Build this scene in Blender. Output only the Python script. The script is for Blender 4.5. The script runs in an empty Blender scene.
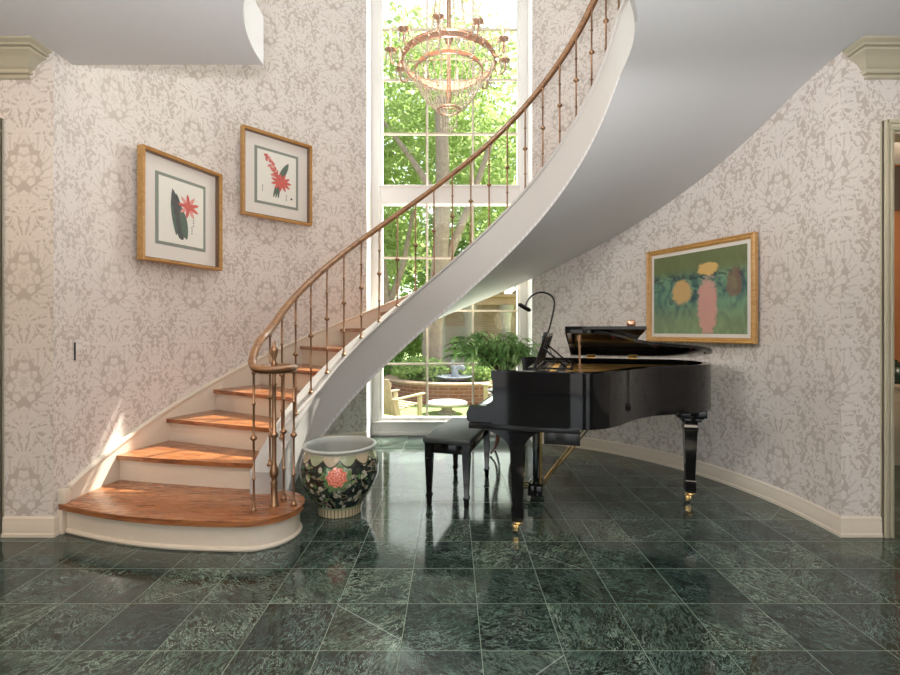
import bpy, bmesh, math, random
from mathutils import Vector, Matrix, noise as mnoise
random.seed(7)
S = bpy.context.scene
COL = S.collection
PI = math.pi
def rad(d): return d*PI/180.0

# ------------------------------------------------------------------ camera
F_PX, HX, HY, CAM_H = 471.0, 452.0, 330.0, 1.203
cd = bpy.data.cameras.new('camera'); cam = bpy.data.objects.new('camera', cd); COL.objects.link(cam)
cam.location = (0, 0, CAM_H); cam.rotation_euler = (PI/2, 0, 0)
cd.sensor_width = 36; cd.lens = F_PX/900*36
cd.shift_x = -(HX-450)/900; cd.shift_y = -(337.5-HY)/900
cd.clip_start = .05
S.camera = cam
S.view_settings.view_transform = 'Standard'; S.view_settings.look = 'None'
S.view_settings.gamma = 1; S.view_settings.exposure = 0.0
S.view_settings.use_curve_mapping = False
S.cycles.use_denoising = True
S.cycles.max_bounces = 8; S.cycles.transparent_max_bounces = 24
S.cycles.sample_clamp_indirect = 6
S.cycles.caustics_reflective = False; S.cycles.caustics_refractive = False

# ------------------------------------------------------------------ node helper
class X:
    """a value in a node tree, with operators"""
    def __init__(s, t, sock): s.t = t; s.s = sock
    def _m(s, op, *a, clamp=False):
        n = s.t.nodes.new('ShaderNodeMath'); n.operation = op; n.use_clamp = clamp
        for i, v in enumerate((s,)+a):
            if isinstance(v, X): s.t.links.new(v.s, n.inputs[i])
            else: n.inputs[i].default_value = v
        return X(s.t, n.outputs[0])
    def __add__(s, o): return s._m('ADD', o)
    __radd__ = __add__
    def __sub__(s, o): return s._m('SUBTRACT', o)
    def __rsub__(s, o): return (s*-1.0)+o
    def __mul__(s, o): return s._m('MULTIPLY', o)
    __rmul__ = __mul__
    def __truediv__(s, o): return s._m('DIVIDE', o)
    def sin(s): return s._m('SINE')
    def cos(s): return s._m('COSINE')
    def abs(s): return s._m('ABSOLUTE')
    def sqrt(s): return s._m('SQRT')
    def floor(s): return s._m('FLOOR')
    def fract(s): return s._m('FRACT')
    def mod(s, o): return s._m('FLOORED_MODULO', o)
    def atan2(s, o): return s._m('ARCTAN2', o)
    def max(s, o): return s._m('MAXIMUM', o)
    def min(s, o): return s._m('MINIMUM', o)
    def pow(s, o): return s._m('POWER', o)
    def gt(s, o): return s._m('GREATER_THAN', o)
    def lt(s, o): return s._m('LESS_THAN', o)
    def step(s, a, b):   # smooth 0..1 from a to b
        n = s.t.nodes.new('ShaderNodeMapRange'); n.interpolation_type = 'SMOOTHSTEP'
        s.t.links.new(s.s, n.inputs[0]); n.inputs[1].default_value = a; n.inputs[2].default_value = b
        return X(s.t, n.outputs[0])

class Mat:
    def __init__(s, name):
        s.m = bpy.data.materials.new(name); s.m.use_nodes = True
        s.t = s.m.node_tree; s.t.nodes.clear()
        s.out = s.t.nodes.new('ShaderNodeOutputMaterial')
    def node(s, k, **kw):
        n = s.t.nodes.new('ShaderNode'+k)
        for a, v in kw.items(): setattr(n, a, v)
        return n
    def link(s, a, b): s.t.links.new(a.s if isinstance(a, X) else a, b)
    def setin(s, inp, v):
        if isinstance(v, X): s.t.links.new(v.s, inp)
        elif hasattr(v, 'is_output'): s.t.links.new(v, inp)
        elif isinstance(v, (tuple, list)): inp.default_value = tuple(v)+((1,) if len(v) == 3 and inp.type == 'RGBA' else ())
        else: inp.default_value = v
    def coord(s, which='UV'):
        n = s.node('TexCoord'); sp = s.node('SeparateXYZ'); s.t.links.new(n.outputs[which], sp.inputs[0])
        return [X(s.t, o) for o in sp.outputs]
    def vec(s, x, y, z=0.0):
        n = s.node('CombineXYZ')
        for i, v in enumerate((x, y, z)): s.setin(n.inputs[i], v)
        return n.outputs[0]
    def noise(s, v, scale=5, detail=3, rough=.5, dist=0, kind='Fac'):
        n = s.node('TexNoise'); s.setin(n.inputs['Vector'], v)
        n.inputs['Scale'].default_value = scale; n.inputs['Detail'].default_value = detail
        n.inputs['Roughness'].default_value = rough; n.inputs['Distortion'].default_value = dist
        return X(s.t, n.outputs[0]) if kind == 'Fac' else n.outputs['Color']
    def voro(s, v, scale=5, feature='F1', rnd=1.0):
        n = s.node('TexVoronoi'); n.feature = feature; s.setin(n.inputs['Vector'], v)
        n.inputs['Scale'].default_value = scale; n.inputs['Randomness'].default_value = rnd
        return n
    def white(s, v):
        n = s.node('TexWhiteNoise'); s.setin(n.inputs['Vector'], v); return n
    def mix(s, f, a, b, mode='MIX'):
        n = s.node('Mix', data_type='RGBA', blend_type=mode)
        s.setin(n.inputs[0], f); s.setin(n.inputs[6], a); s.setin(n.inputs[7], b)
        return n.outputs[2]
    def bump(s, h, strength=.3, dist=.01):
        n = s.node('Bump'); n.inputs['Strength'].default_value = strength; n.inputs['Distance'].default_value = dist
        s.setin(n.inputs['Height'], h); return n.outputs[0]
    def bsdf(s, color=(.8,.8,.8), rough=.5, metal=0.0, normal=None, **kw):
        n = s.node('BsdfPrincipled'); s.setin(n.inputs['Base Color'], color)
        s.setin(n.inputs['Roughness'], rough); s.setin(n.inputs['Metallic'], metal)
        if normal is not None: s.link(normal, n.inputs['Normal'])
        for k, v in kw.items(): s.setin(n.inputs[k.replace('_', ' ')], v)
        s.link(n.outputs[0], s.out.inputs[0]); s.b = n
        return s
def srgb(r, g, b):
    f = lambda c: (c/255/12.92) if c/255 <= .04045 else ((c/255+.055)/1.055)**2.4
    return (f(r), f(g), f(b))

def plain(name, col, rough=.5, metal=0.0, nscale=30, amt=.08, **kw):
    """a flat colour broken up a little by object-space noise"""
    M = Mat(name); x, y, z = M.coord('Object')
    n = M.noise(M.vec(x, y, z), nscale, 3)
    c = M.mix(n, tuple(k*(1-amt) for k in col), tuple(min(1, k*(1+amt)) for k in col))
    return M.bsdf(c, rough, metal, **kw).m

# ---- wallpaper damask
def make_wallpaper():
    M = Mat('damask_wallpaper')
    u, v, _ = M.coord('UV')
    v = v+.034
    PU, PV = .686, .63
    xm = ((u/PU).fract()-.5).abs()*PU              # 0..PU/2 : distance from a motif axis
    y = ((v/PV).fract()-.5)*PV                      # -PV/2..PV/2
    yy = (v/PV)*(2*PI)
    # leafy noise that repeats with the paper
    vn = M.vec(xm*9.0, yy.cos()*.75, yy.sin()*.75)
    n1 = M.noise(vn, 2.7, 3.0, .5, 1.9)
    leaf = n1.step(.455, .485)
    # medallion round the flower
    def polar(x0, y0, ax, ay):
        dx = xm-x0; dy = y-y0
        r = ((dx/ax)*(dx/ax)+(dy/ay)*(dy/ay)).sqrt()
        return r, dx.atan2(dy)
    r, th = polar(0, -.02, .125, .16)
    scal = (th*17.0).cos()*.10
    ring = 1.0-((r-1.15).abs()+scal).step(.20, .25)
    line = ((th*17.0+r*9.0).cos()).step(.55, .9)
    gap = 1.0-(r-.84+(th*12.0).cos()*.06).abs().step(.03, .07)
    r2, th2 = polar(0, -.02, .112, .138)
    flower = 1.0-(r2-(th2*7.0).cos()*.16-(th2*3.0).cos()*.10).step(.75, .82)
    fl2 = ((r2*14.0+(th2*7.0).cos()*1.3).sin()).step(.2, .7)
    # fan above the medallion
    r3, th3 = polar(0, .17, .15, .13)
    fan = (1.0-r3.step(.92, 1.0))*(((th3*15.0).cos()+.35).step(-.2, .2))*((y-.165).gt(0.0))
    r4, th4 = polar(0, -.30, .17, .12)
    fan2 = (1.0-r4.step(.92, 1.0))*(((th4*13.0).cos()+.3).step(-.2, .2))*((y+.31).gt(0.0))
    # little rosettes between the columns
    r5, th5 = polar(.343, .06, .06, .06)
    ros = 1.0-(r5-(th5*8.0).cos()*.18).step(.78, .86)
    ros2 = ((r5*13.0).sin()).step(.3, .7)
    r6, th6 = polar(.343, -.20, .07, .09)
    ros3 = (1.0-(r6-(th6*5.0).cos()*.22).step(.8, .88))*(1.0-((r6*11.0).sin()).step(.5, .9)*.7)
    p = leaf*(1.0-gap)
    p = p.max(ring)-line*ring*.55
    core = 1.0-(r+(th*12.0).cos()*.06).step(.80, .85)
    p = p*(1.0-core)+core*(flower*(1.0-fl2*.6))
    p = p.max(fan).max(fan2).max(ros*(1.0-ros2*.6)).max(ros3)
    # engraved ribs inside the leaves
    rib = M.noise(M.vec(xm*30.0, yy.cos()*2.4, yy.sin()*2.4), 2.2, 2, .5, 2.4)
    rib = 1.0-(rib-.5).abs().step(.012, .035)
    p = p*(1.0-rib*.6)
    silk = M.noise(M.vec(u*900.0, v*14.0, 0.0), 1.0, 2)
    base = M.mix(silk, srgb(184, 173, 165), srgb(192, 181, 173))
    patt = M.mix(silk, srgb(218, 210, 204), srgb(224, 216, 210))
    c = M.mix(p, base, patt)
    rg = p*.12+.42
    M.bsdf(c, rg, 0.0, M.bump(p, .25, .002), Specular_IOR_Level=.35)
    return M.m

def make_marble():
    M = Mat('green_marble_tiles')
    x, y, _ = M.coord('UV')
    T = .3048
    fx = ((x-.11)/T); fy = ((y-2.376)/T)
    ix = fx.floor(); iy = fy.floor()
    wn = M.white(M.vec(ix, iy, 0.0))
    sp = M.node('SeparateColor'); M.link(wn.outputs['Color'], sp.inputs[0])
    rr = X(M.t, sp.outputs[0]); rg = X(M.t, sp.outputs[1]); rb = X(M.t, sp.outputs[2])
    a = (rr-.35)*2.6
    ca = a.cos(); sa = a.sin()
    lx = (x*ca+y*sa)+rg*40.0; ly = (y*ca-x*sa)+rb*40.0
    big = M.noise(M.vec(lx, ly*1.9, rb*9.0), 5.0, 7, .66, 1.3)
    mid = M.noise(M.vec(lx*1.0, ly*3.0, rg*5.0), 13.0, 7, .72, 1.6)
    thr = M.noise(M.vec(lx*1.2, ly*2.6, rr*7.0), 7.0, 8, .70, 2.6)
    vl = 1.0-(thr-.5).abs().step(.0, .03)
    patch = M.noise(M.vec(lx, ly, 5.0), 4.5, 3, .6).step(.42, .66)
    fleck = M.noise(M.vec(lx*1.0, ly*1.8, 3.0), 38.0, 5, .75, .8).step(.60, .70)
    c = M.mix(big.step(.32, .70), (.0042, .0075, .0068), (.026, .048, .040))
    c = M.mix(mid.step(.48, .70)*.6, c, (.078, .122, .104))
    c = M.mix(vl*(patch*.75+.25)*.85, c, (.26, .34, .30))
    c = M.mix(fleck*(patch*.8+.2)*.85, c, (.46, .55, .51))
    fine = mid
    tint = M.mix(rb, (.60, .68, .70), (1.35, 1.28, 1.12))
    c = M.mix(1.0, c, tint, 'MULTIPLY')
    # a straight calcite vein on some of the tiles
    cl = (fx.fract()-.5)*sa*1.0+(fy.fract()-.5)*ca+(rg-.5)*.5
    cal = (1.0-cl.abs().step(.003, .010))*rb.gt(.88)
    c = M.mix(cal*.5, c, (.40, .44, .40))
    gx = (fx.fract()-.5).abs(); gy = (fy.fract()-.5).abs()
    g = gx.max(gy).step(.4935, .4965)
    c = M.mix(g, c, srgb(98, 112, 96))
    M.bsdf(c, g*.3+fine*.05+.075, 0.0, M.bump(1.0-g, .3, .001), Specular_IOR_Level=.6)
    return M.m

def make_wood(name, c1, c2, c3, rough=.3, axis='U', scale=1.0, coat=.0):
    M = Mat(name); x, y, z = M.coord('UV' if axis == 'U' else 'Object')
    v = M.vec(x*1.2*scale, y*11.0*scale, z*11.0*scale)
    n = M.noise(v, 1.4, 4, .55, 1.2)
    w = ((n*34.0).sin()*.5+.5)
    g = M.noise(M.vec(x*8.0*scale, y*160.0*scale, z*160.0*scale), 1.0, 3, .6)
    c = M.mix(n.step(.3, .7), c1, c2)
    c = M.mix(w.pow(3.0)*.55, c, c3)
    c = M.mix(g.step(.5, .75)*.4, c, c3)
    M.bsdf(c, g*.1+rough, 0.0, M.bump(g, .05, .001), Coat_Weight=coat, Coat_Roughness=.1)
    return M.m

W = {}
W['paper'] = make_wallpaper()
W['marble'] = make_marble()
W['white'] = plain('white_wall_paint', srgb(226, 225, 224), .55, amt=.02)
W['taupe'] = plain('dark_taupe_wall_paint', (.11, .095, .08), .6, amt=.05)
W['grey'] = plain('pale_grey_plaster_paint', srgb(199, 198, 198), .55, amt=.02)
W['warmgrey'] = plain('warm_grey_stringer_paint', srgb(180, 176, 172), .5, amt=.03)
W['trimwhite'] = plain('white_gloss_trim_paint', srgb(232, 229, 226), .35, amt=.03)
W['cream'] = plain('cream_gloss_paint', srgb(218, 205, 188), .32, amt=.04)
W['sage'] = plain('sage_glazed_trim_paint', srgb(176, 168, 146), .35, amt=.07, nscale=9)
W['oak'] = make_wood('red_oak_treads', (.26, .085, .026), (.40, .155, .055), (.09, .025, .008), .22, 'U', 1.0, .3)
W['bronze'] = plain('antique_bronze', (.30, .17, .095), .34, .85, 60, .25)
W['railwood'] = make_wood('rail_walnut', (.25, .115, .045), (.34, .17, .07), (.10, .04, .016), .25, 'O', 1.0, .35)
W['black'] = plain('black_piano_lacquer', (.0055, .0055, .006), .06, 0, 5, .1, Specular_IOR_Level=.45)
W['satin'] = plain('black_satin_lacquer', (.008, .008, .009), .22, 0, 20, .1)
W['leather'] = plain('black_leather', (.035, .042, .039), .5, 0, 90, .25)
W['brass'] = plain('polished_brass', (.86, .60, .25), .2, 1.0, 40, .08)
W['goldplate'] = plain('gold_cast_plate', (.80, .50, .18), .33, .75, 25, .15)
W['steel'] = plain('brushed_steel', (.55, .55, .56), .28, 1.0)
W['felt'] = plain('dark_red_felt', (.20, .03, .02), .9)
W['gild'] = make_wood('gilded_frame_wood', (.50, .26, .07), (.62, .36, .12), (.30, .13, .03), .34, 'O', 2.0, .2)
W['gild_dark'] = plain('dark_inner_frame_lip', (.17, .085, .04), .4)
W['matboard'] = plain('cream_mat_board', srgb(232, 224, 216), .7, amt=.02)
W['greymat'] = plain('grey_green_mat_board', srgb(140, 146, 134), .7, amt=.04)
W['printpaper'] = plain('ivory_print_paper', srgb(238, 234, 224), .75, amt=.03)
W['ink_green'] = plain('green_brush_ink', srgb(96, 112, 100), .8, amt=.35, nscale=40)
W['ink_grey'] = plain('grey_brush_ink', srgb(88, 88, 88), .8, amt=.35, nscale=40)
W['ink_red'] = plain('coral_brush_ink', srgb(214, 104, 96), .8, amt=.28, nscale=50)
W['ink_pink'] = plain('pink_brush_ink', srgb(228, 158, 148), .8, amt=.2, nscale=50)
W['ink_black'] = plain('black_brush_ink', srgb(50, 48, 46), .8)
W['ivory'] = plain('ivory_key', srgb(240, 235, 222), .25)
W['leafplant'] = plain('glossy_green_leaf', (.075, .19, .055), .35, 0, 8, .55)
W['stem'] = plain('brown_green_stem', (.12, .10, .04), .6)
W['mahogany'] = make_wood('dark_mahogany', (.10, .028, .014), (.15, .045, .02), (.035, .01, .006), .25, 'O', 1.0, .3)
W['terracotta'] = plain('glazed_green_pot', (.10, .16, .11), .3)
W['soil'] = plain('potting_soil', (.03, .02, .012), .95)
W['copper'] = plain('shiny_copper_glass', (.75, .42, .28), .12, .9)
W['darkgap'] = plain('dark_shadow_gap', (.01, .01, .01), .8)
W['glaze'] = plain('grey_white_glaze', srgb(176, 178, 172), .3, amt=.06)

def make_glass(name, tint=(1, 1, 1), refl=.06):
    M = Mat(name)
    t = M.node('BsdfTransparent'); t.inputs[0].default_value = (*tint, 1)
    g = M.node('BsdfGlossy'); g.inputs['Roughness'].default_value = .01
    lw = M.node('LayerWeight'); lw.inputs[0].default_value = .5
    fr = X(M.t, lw.outputs['Facing']).pow(5.0)*.5+.010
    mx = M.node('MixShader'); M.link(fr, mx.inputs[0])
    M.link(t.outputs[0], mx.inputs[1]); M.link(g.outputs[0], mx.inputs[2])
    M.link(mx.outputs[0], M.out.inputs[0]); return M.m
W['glass'] = make_glass('window_glass', (.97, .985, .975))
W['picglass'] = make_glass('picture_glass', (.98, .98, .98))
def make_crystal():
    M = Mat('cut_crystal')
    t = M.node('BsdfTranslucent'); t.inputs[0].default_value = (.66, .60, .48, 1)
    p = M.node('BsdfPrincipled'); p.inputs['Base Color'].default_value = (.60, .54, .43, 1)
    p.inputs['Roughness'].default_value = .06; p.inputs['Specular IOR Level'].default_value = 1.0
    mx = M.node('MixShader'); mx.inputs[0].default_value = .45
    M.link(t.outputs[0], mx.inputs[1]); M.link(p.outputs[0], mx.inputs[2])
    M.link(mx.outputs[0], M.out.inputs[0]); return M.m
W['crystal'] = make_crystal()
W['giltmetal'] = plain('rose_gilt_metal', (.60, .36, .25), .35, .75, 40, .25)
W['candle'] = plain('candle_sleeve', srgb(240, 214, 186), .5)
def make_emit(name, col, st):
    M = Mat(name); e = M.node('Emission'); e.inputs[0].default_value = (*col, 1); e.inputs[1].default_value = st
    M.link(e.outputs[0], M.out.inputs[0]); return M.m
W['bulb'] = make_emit('lit_flame_bulb', (1, .72, .42), 3.0)

def make_foliage(name, c1, c2, trans=.5):
    M = Mat(name); x, y, z = M.coord('Object')
    n = M.noise(M.vec(x, y, z), 2.2, 4, .7)
    c = M.mix(n.step(.3, .7), c1, c2)
    d = M.node('BsdfDiffuse'); M.setin(d.inputs[0], c)
    t = M.node('BsdfTranslucent'); M.setin(t.inputs[0], c)
    mx = M.node('MixShader'); mx.inputs[0].default_value = trans
    M.link(d.outputs[0], mx.inputs[1]); M.link(t.outputs[0], mx.inputs[2])
    M.link(mx.outputs[0], M.out.inputs[0]); return M.m
W['leaf_a'] = make_foliage('sunlit_maple_leaves', (.32, .45, .13), (.57, .66, .32))
W['leaf_b'] = make_foliage('mid_green_leaves', (.24, .37, .11), (.45, .56, .24))
W['leaf_c'] = make_foliage('dark_ivy_leaves', (.10, .22, .05), (.26, .40, .12))
W['leaf_p'] = make_foliage('houseplant_leaves', (.20, .42, .13), (.54, .72, .36), .6)
W['grass'] = plain('bright_lawn', (.24, .33, .10), .9, 0, 6, .4)
W['patio'] = plain('pale_stone_paving', (.42, .36, .30), .8, 0, 4, .15)
W['bark'] = plain('grey_brown_bark', (.40, .31, .25), .9, 0, 9, .4)
W['chairwood'] = plain('pale_cedar_slats', (.44, .37, .25), .6, 0, 12, .15)
W['stone'] = plain('white_cast_stone', (.42, .38, .35), .7, 0, 14, .15)
W['bluestone'] = plain('blue_grey_fountain_stone', (.30, .34, .40), .5, 0, 10, .25)
def make_brick(name, c1, c2, mortar, scale):
    M = Mat(name); n = M.node('TexCoord'); b = M.node('TexBrick'); M.link(n.outputs['UV'], b.inputs['Vector'])
    b.inputs['Color1'].default_value = (*c1, 1); b.inputs['Color2'].default_value = (*c2, 1); b.inputs['Mortar'].default_value = (*mortar, 1)
    b.inputs['Scale'].default_value = scale; b.inputs['Mortar Size'].default_value = .015
    b.inputs['Brick Width'].default_value = .5; b.inputs['Row Height'].default_value = .17
    return M.bsdf(b.outputs['Color'], .85).m
W['brick'] = make_brick('red_brick', (.24, .08, .055), (.31, .125, .09), (.36, .28, .23), 2.2)
W['brick2'] = make_brick('weathered_brick', (.34, .24, .18), (.42, .31, .25), (.46, .40, .34), 2.2)
W['beam'] = plain('sun_bleached_cedar_beam', (.46, .31, .22), .7, 0, 10, .2)
W['orange'] = plain('burnt_orange_wall_paint', (.42, .19, .085), .6, amt=.12, nscale=4)
W['brown'] = plain('dark_brown_valance_cloth', (.07, .05, .04), .8)

# ------------------------------------------------------------------ mesh helpers
class B:
    def __init__(s): s.bm = bmesh.new(); s.uv = s.bm.loops.layers.uv.new('UVMap'); s.mi = 0
    def face(s, pts, uvs=None):
        vs = [s.bm.verts.new(p) for p in pts]
        try: f = s.bm.faces.new(vs)
        except ValueError: return None
        f.material_index = s.mi
        if uvs:
            for l, q in zip(f.loops, uvs): l[s.uv].uv = q
        return f
    def grid(s, rows, closed_u=False, closed_v=False, uvs=None):
        """rows: list of equally long rows of points"""
        V = [[s.bm.verts.new(p) for p in r] for r in rows]
        nr, nc = len(V), len(V[0])
        for i in range(nr if closed_v else nr-1):
            for j in range(nc if closed_u else nc-1):
                i2, j2 = (i+1) % nr, (j+1) % nc
                q = [V[i][j], V[i][j2], V[i2][j2], V[i2][j]]
                if len(set(q)) < 4: continue
                try: f = s.bm.faces.new(q)
                except ValueError: continue
                f.material_index = s.mi
                if uvs:
                    for l, (a, b) in zip(f.loops, ((i, j), (i, j+1), (i+1, j+1), (i+1, j))):
                        l[s.uv].uv = uvs(a, b)
        return V
    def box(s, c, d, rz=0.0, rot=None, bev=0.0):
        m = rot if rot is not None else Matrix.Rotation(rz, 3, 'Z')
        c = Vector(c); h = Vector(d)/2
        P = [c+m @ Vector((sx*h.x, sy*h.y, sz*h.z)) for sz in (-1, 1) for sx, sy in ((-1, -1), (1, -1), (1, 1), (-1, 1))]
        v = [s.bm.verts.new(p) for p in P]
        fs = []
        for q in ((3, 2, 1, 0), (4, 5, 6, 7), (0, 1, 5, 4), (1, 2, 6, 5), (2, 3, 7, 6), (3, 0, 4, 7)):
            f = s.bm.faces.new([v[k] for k in q]); f.material_index = s.mi; fs.append(f)
            n = f.normal if f.normal.length else (f.normal_update() or f.normal)
            for l in f.loops:
                loc = m.transposed() @ (l.vert.co-c)
                ax = [abs(k) for k in (m.transposed() @ n)]
                k = ax.index(max(ax))
                l[s.uv].uv = ((loc.y, loc.z), (loc.x, loc.z), (loc.x, loc.y))[k]
        if bev:
            es = list({e for f in fs for e in f.edges})
            bmesh.ops.bevel(s.bm, geom=es, offset=bev, segments=2, profile=.5, affect='EDGES')
        return s
    def tube(s, path, r, seg=8, cap=True, closed=False, flat=None):
        """round tube along a path; r number or list; flat=(a,b) scales the side/up radii"""
        P = [Vector(p) for p in path]; n = len(P)
        R = r if isinstance(r, (list, tuple)) else [r]*n
        rows = []; up0 = Vector((0, 0, 1)); prev = None
        for i, p in enumerate(P):
            if closed: t = P[(i+1) % n]-P[i-1]
            else: t = P[min(i+1, n-1)]-P[max(i-1, 0)]
            if t.length < 1e-9: t = Vector((0, 0, 1))
            t.normalize()
            if flat:
                side = t.cross(up0)
                if side.length < .05: side = prev[0] if prev else Vector((1, 0, 0))
                side.normalize(); up = side.cross(t).normalized()
            else:
                if prev is None:
                    a = up0 if abs(t.z) < .9 else Vector((1, 0, 0))
                    side = t.cross(a).normalized()
                else:
                    side = prev[0]-t*prev[0].dot(t)
                    if side.length < 1e-6: side = t.cross(up0)
                    side.normalize()
                up = side.cross(t).normalized()
            prev = (side, up)
            fa, fb = flat or (1, 1)
            rows.append([p+side*(math.cos(k/seg*2*PI)*R[i]*fa)+up*(math.sin(k/seg*2*PI)*R[i]*fb) for k in range(seg)])
        L = [0]
        for i in range(1, n): L.append(L[-1]+(P[i]-P[i-1]).length)
        V = s.grid(rows, closed_u=True, closed_v=closed, uvs=lambda a, b: (L[min(a, n-1)], b/seg*.1))
        if cap and not closed:
            for row in (V[0][::-1], V[-1]):
                try: f = s.bm.faces.new(row); f.material_index = s.mi
                except ValueError: pass
        return s
    def lathe(s, prof, c=(0, 0, 0), seg=24, sx=1.0, sy=1.0, square=False, cap=True):
        """prof: (r, z) from bottom to top"""
        c = Vector(c); rows = []
        for r, z in prof:
            r = max(r, 1e-4)
            if square:
                rows.append([c+Vector((dx*r, dy*r, z)) for dx, dy in ((-1, -1), (1, -1), (1, 1), (-1, 1))])
            else:
                rows.append([c+Vector((math.cos(k/seg*2*PI)*r*sx, math.sin(k/seg*2*PI)*r*sy, z)) for k in range(seg)])
        sg = 4 if square else seg
        V = s.grid(rows, closed_u=True, uvs=lambda a, b: (b/sg, prof[min(a, len(prof)-1)][1]))
        for row, rr in ((V[0][::-1], prof[0][0]), (V[-1], prof[-1][0])):
            if cap and rr > 2e-4:
                try: f = s.bm.faces.new(row); f.material_index = s.mi
                except ValueError: pass
        return s
    def prism(s, outline, z0, z1, frame=None, uvrot=0.0):
        """vertical prism; frame maps (x,y,z) to a point; caps are triangulated"""
        fr = frame or (lambda x, y, z: (x, y, z))
        b = [s.bm.verts.new(fr(x, y, z0)) for x, y in outline]
        t = [s.bm.verts.new(fr(x, y, z1)) for x, y in outline]
        n = len(outline); caps = []
        cr, sr = math.cos(uvrot), math.sin(uvrot)
        for vs in (b[::-1], t):
            f = s.bm.faces.new(vs); f.material_index = s.mi; f.normal_update(); caps.append(f)
            o = outline[::-1] if vs is not t else outline
            for l, (x, y) in zip(f.loops, o): l[s.uv].uv = (x*cr+y*sr, y*cr-x*sr)
        per = 0
        for i in range(n):
            j = (i+1) % n
            d = math.dist(outline[i], outline[j])
            f = s.bm.faces.new((b[i], b[j], t[j], t[i])); f.material_index = s.mi
            for l, q in zip(f.loops, ((per, z0), (per+d, z0), (per+d, z1), (per, z1))): l[s.uv].uv = q
            per += d
        bmesh.ops.triangulate(s.bm, faces=caps)
        return s
    def make(s, name, mats, parent=None, smooth=40, fix=True, **props):
        if fix: bmesh.ops.recalc_face_normals(s.bm, faces=s.bm.faces[:])
        me = bpy.data.meshes.new(name); s.bm.to_mesh(me); s.bm.free()
        for m in (mats if isinstance(mats, (list, tuple)) else [mats]): me.materials.append(W[m] if isinstance(m, str) else m)
        if smooth:
            me.shade_smooth(); me.set_sharp_from_angle(angle=rad(smooth))
        o = bpy.data.objects.new(name, me); COL.objects.link(o)
        if parent is not None: o.parent = parent
        for k, v in props.items(): o[k] = v
        return o
def thing(name, label, cat, loc=(0, 0, 0), rz=0.0, group=None):
    o = bpy.data.objects.new(name, None); COL.objects.link(o); o.empty_display_size = .1
    o.location = loc; o.rotation_euler = (0, 0, rz); tag(o, label, cat, group); return o
def tag(o, label, cat, group=None):
    o['label'] = label; o['category'] = cat
    if group: o['group'] = group
    return o
def struct(b, name, mats, **kw):
    o = b.make(name, mats, **kw); o['kind'] = 'structure'; return o
def catmull(pts, n=8, closed=False):
    P = [Vector(p) for p in pts]; out = []; m = len(P)
    for i in range(m if closed else m-1):
        p0 = P[i-1] if (closed or i > 0) else P[0]*2-P[1]
        p1 = P[i]; p2 = P[(i+1) % m]
        p3 = P[(i+2) % m] if (closed or i+2 < m) else P[-1]*2-P[-2]
        for k in range(n):
            t = k/n
            out.append(.5*((2*p1)+(p2-p0)*t+(2*p0-5*p1+4*p2-p3)*t*t+(3*p1-p0-3*p2+p3)*t**3))
    if not closed: out.append(P[-1])
    return out

# ------------------------------------------------------------------ plan of the rotunda
CX, CY, RW = -.027, 2.93, 2.30
YF = 2.75                    # the foyer face walls
ZC = 2.83                    # foyer ceiling
ZU = 3.13                    # upper floor
ZT = 6.3                     # top ceiling
WX0, WX1, YW = -.915, .86, 5.41
def pos(r, th, z=0.0): return Vector((CX-r*math.cos(rad(th)), CY+r*math.sin(rad(th)), z))
def nos(th): return .174*(2+(th-7.8)/10.6)
def under(th):            # underside of the flight, easing into the ceiling
    q = (ZC-(nos(th)-.315))/.05
    return ZC-.0006-.05*(q if q > 30 else math.log(1+math.exp(q)))
TW0 = math.degrees(math.acos((CX-WX0)/RW)); TW1 = 180-math.degrees(math.acos((WX1-CX)/RW))
TH_END = 177.4

# floor
b = B()
b.face([(-5.2, -3.4, 0), (5.2, -3.4, 0), (5.2, 5.45, 0), (-5.2, 5.45, 0)], [(-5.2, -3.4), (5.2, -3.4), (5.2, 5.45), (-5.2, 5.45)])
b.box((0, 1.0, -.10), (10.4, 8.9, .19))
struct(b, 'floor', 'marble', smooth=0)

# curved wall (one continuous papered surface with thickness), with the window opening
def wall_strip(b, pts, z0, z1, thick, l0=0.0):
    """papered inner face along pts (inner side on the left of travel), plus an outer face and the top/bottom/end caps"""
    P = [Vector((p[0], p[1], 0)) for p in pts]; L = [l0]
    for i in range(1, len(P)): L.append(L[-1]+(P[i]-P[i-1]).length)
    Q = []
    for i, p in enumerate(P):
        t = (P[min(i+1, len(P)-1)]-P[max(i-1, 0)]).normalized(); Q.append(p+Vector((-t.y, t.x, 0))*thick)
    up = lambda p, z: (p.x, p.y, z)
    zs = [z0, z1]
    n = len(P)
    b.grid([[up(P[i], z) for i in range(n)] for z in zs], uvs=lambda a, c: (L[min(c, n-1)], zs[a]))
    b.grid([[up(Q[i], z) for i in range(n)] for z in zs], uvs=lambda a, c: (L[min(c, n-1)], zs[a]))
    for z in zs: b.grid([[up(P[i], z) for i in range(n)], [up(Q[i], z) for i in range(n)]])
    for i in (0, n-1): b.face([up(P[i], z0), up(Q[i], z0), up(Q[i], z1), up(P[i], z1)])
    return L[-1]
def arc(a0, a1, r=RW, n=40): return [pos(r, a0+(a1-a0)*i/n)[:2] for i in range(n+1)]
left_pts = [(CX-RW, YF+.12), (CX-RW, CY-.03)]+arc(0, TW0)
right_pts = arc(TW1, 180)+[(CX+RW, CY-.03), (CX+RW, YF+.12)]
b = B(); wall_strip(b, left_pts, 0, ZT, .12, -.007); struct(b, 'wall_left', 'paper')
LR = sum(math.dist(right_pts[i], right_pts[i+1]) for i in range(len(right_pts)-1))+.12
b = B(); l0 = .343+.686*4-(LR-.5); wall_strip(b, right_pts, 0, ZT, .12, l0); struct(b, 'wall_right', 'paper')
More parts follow.
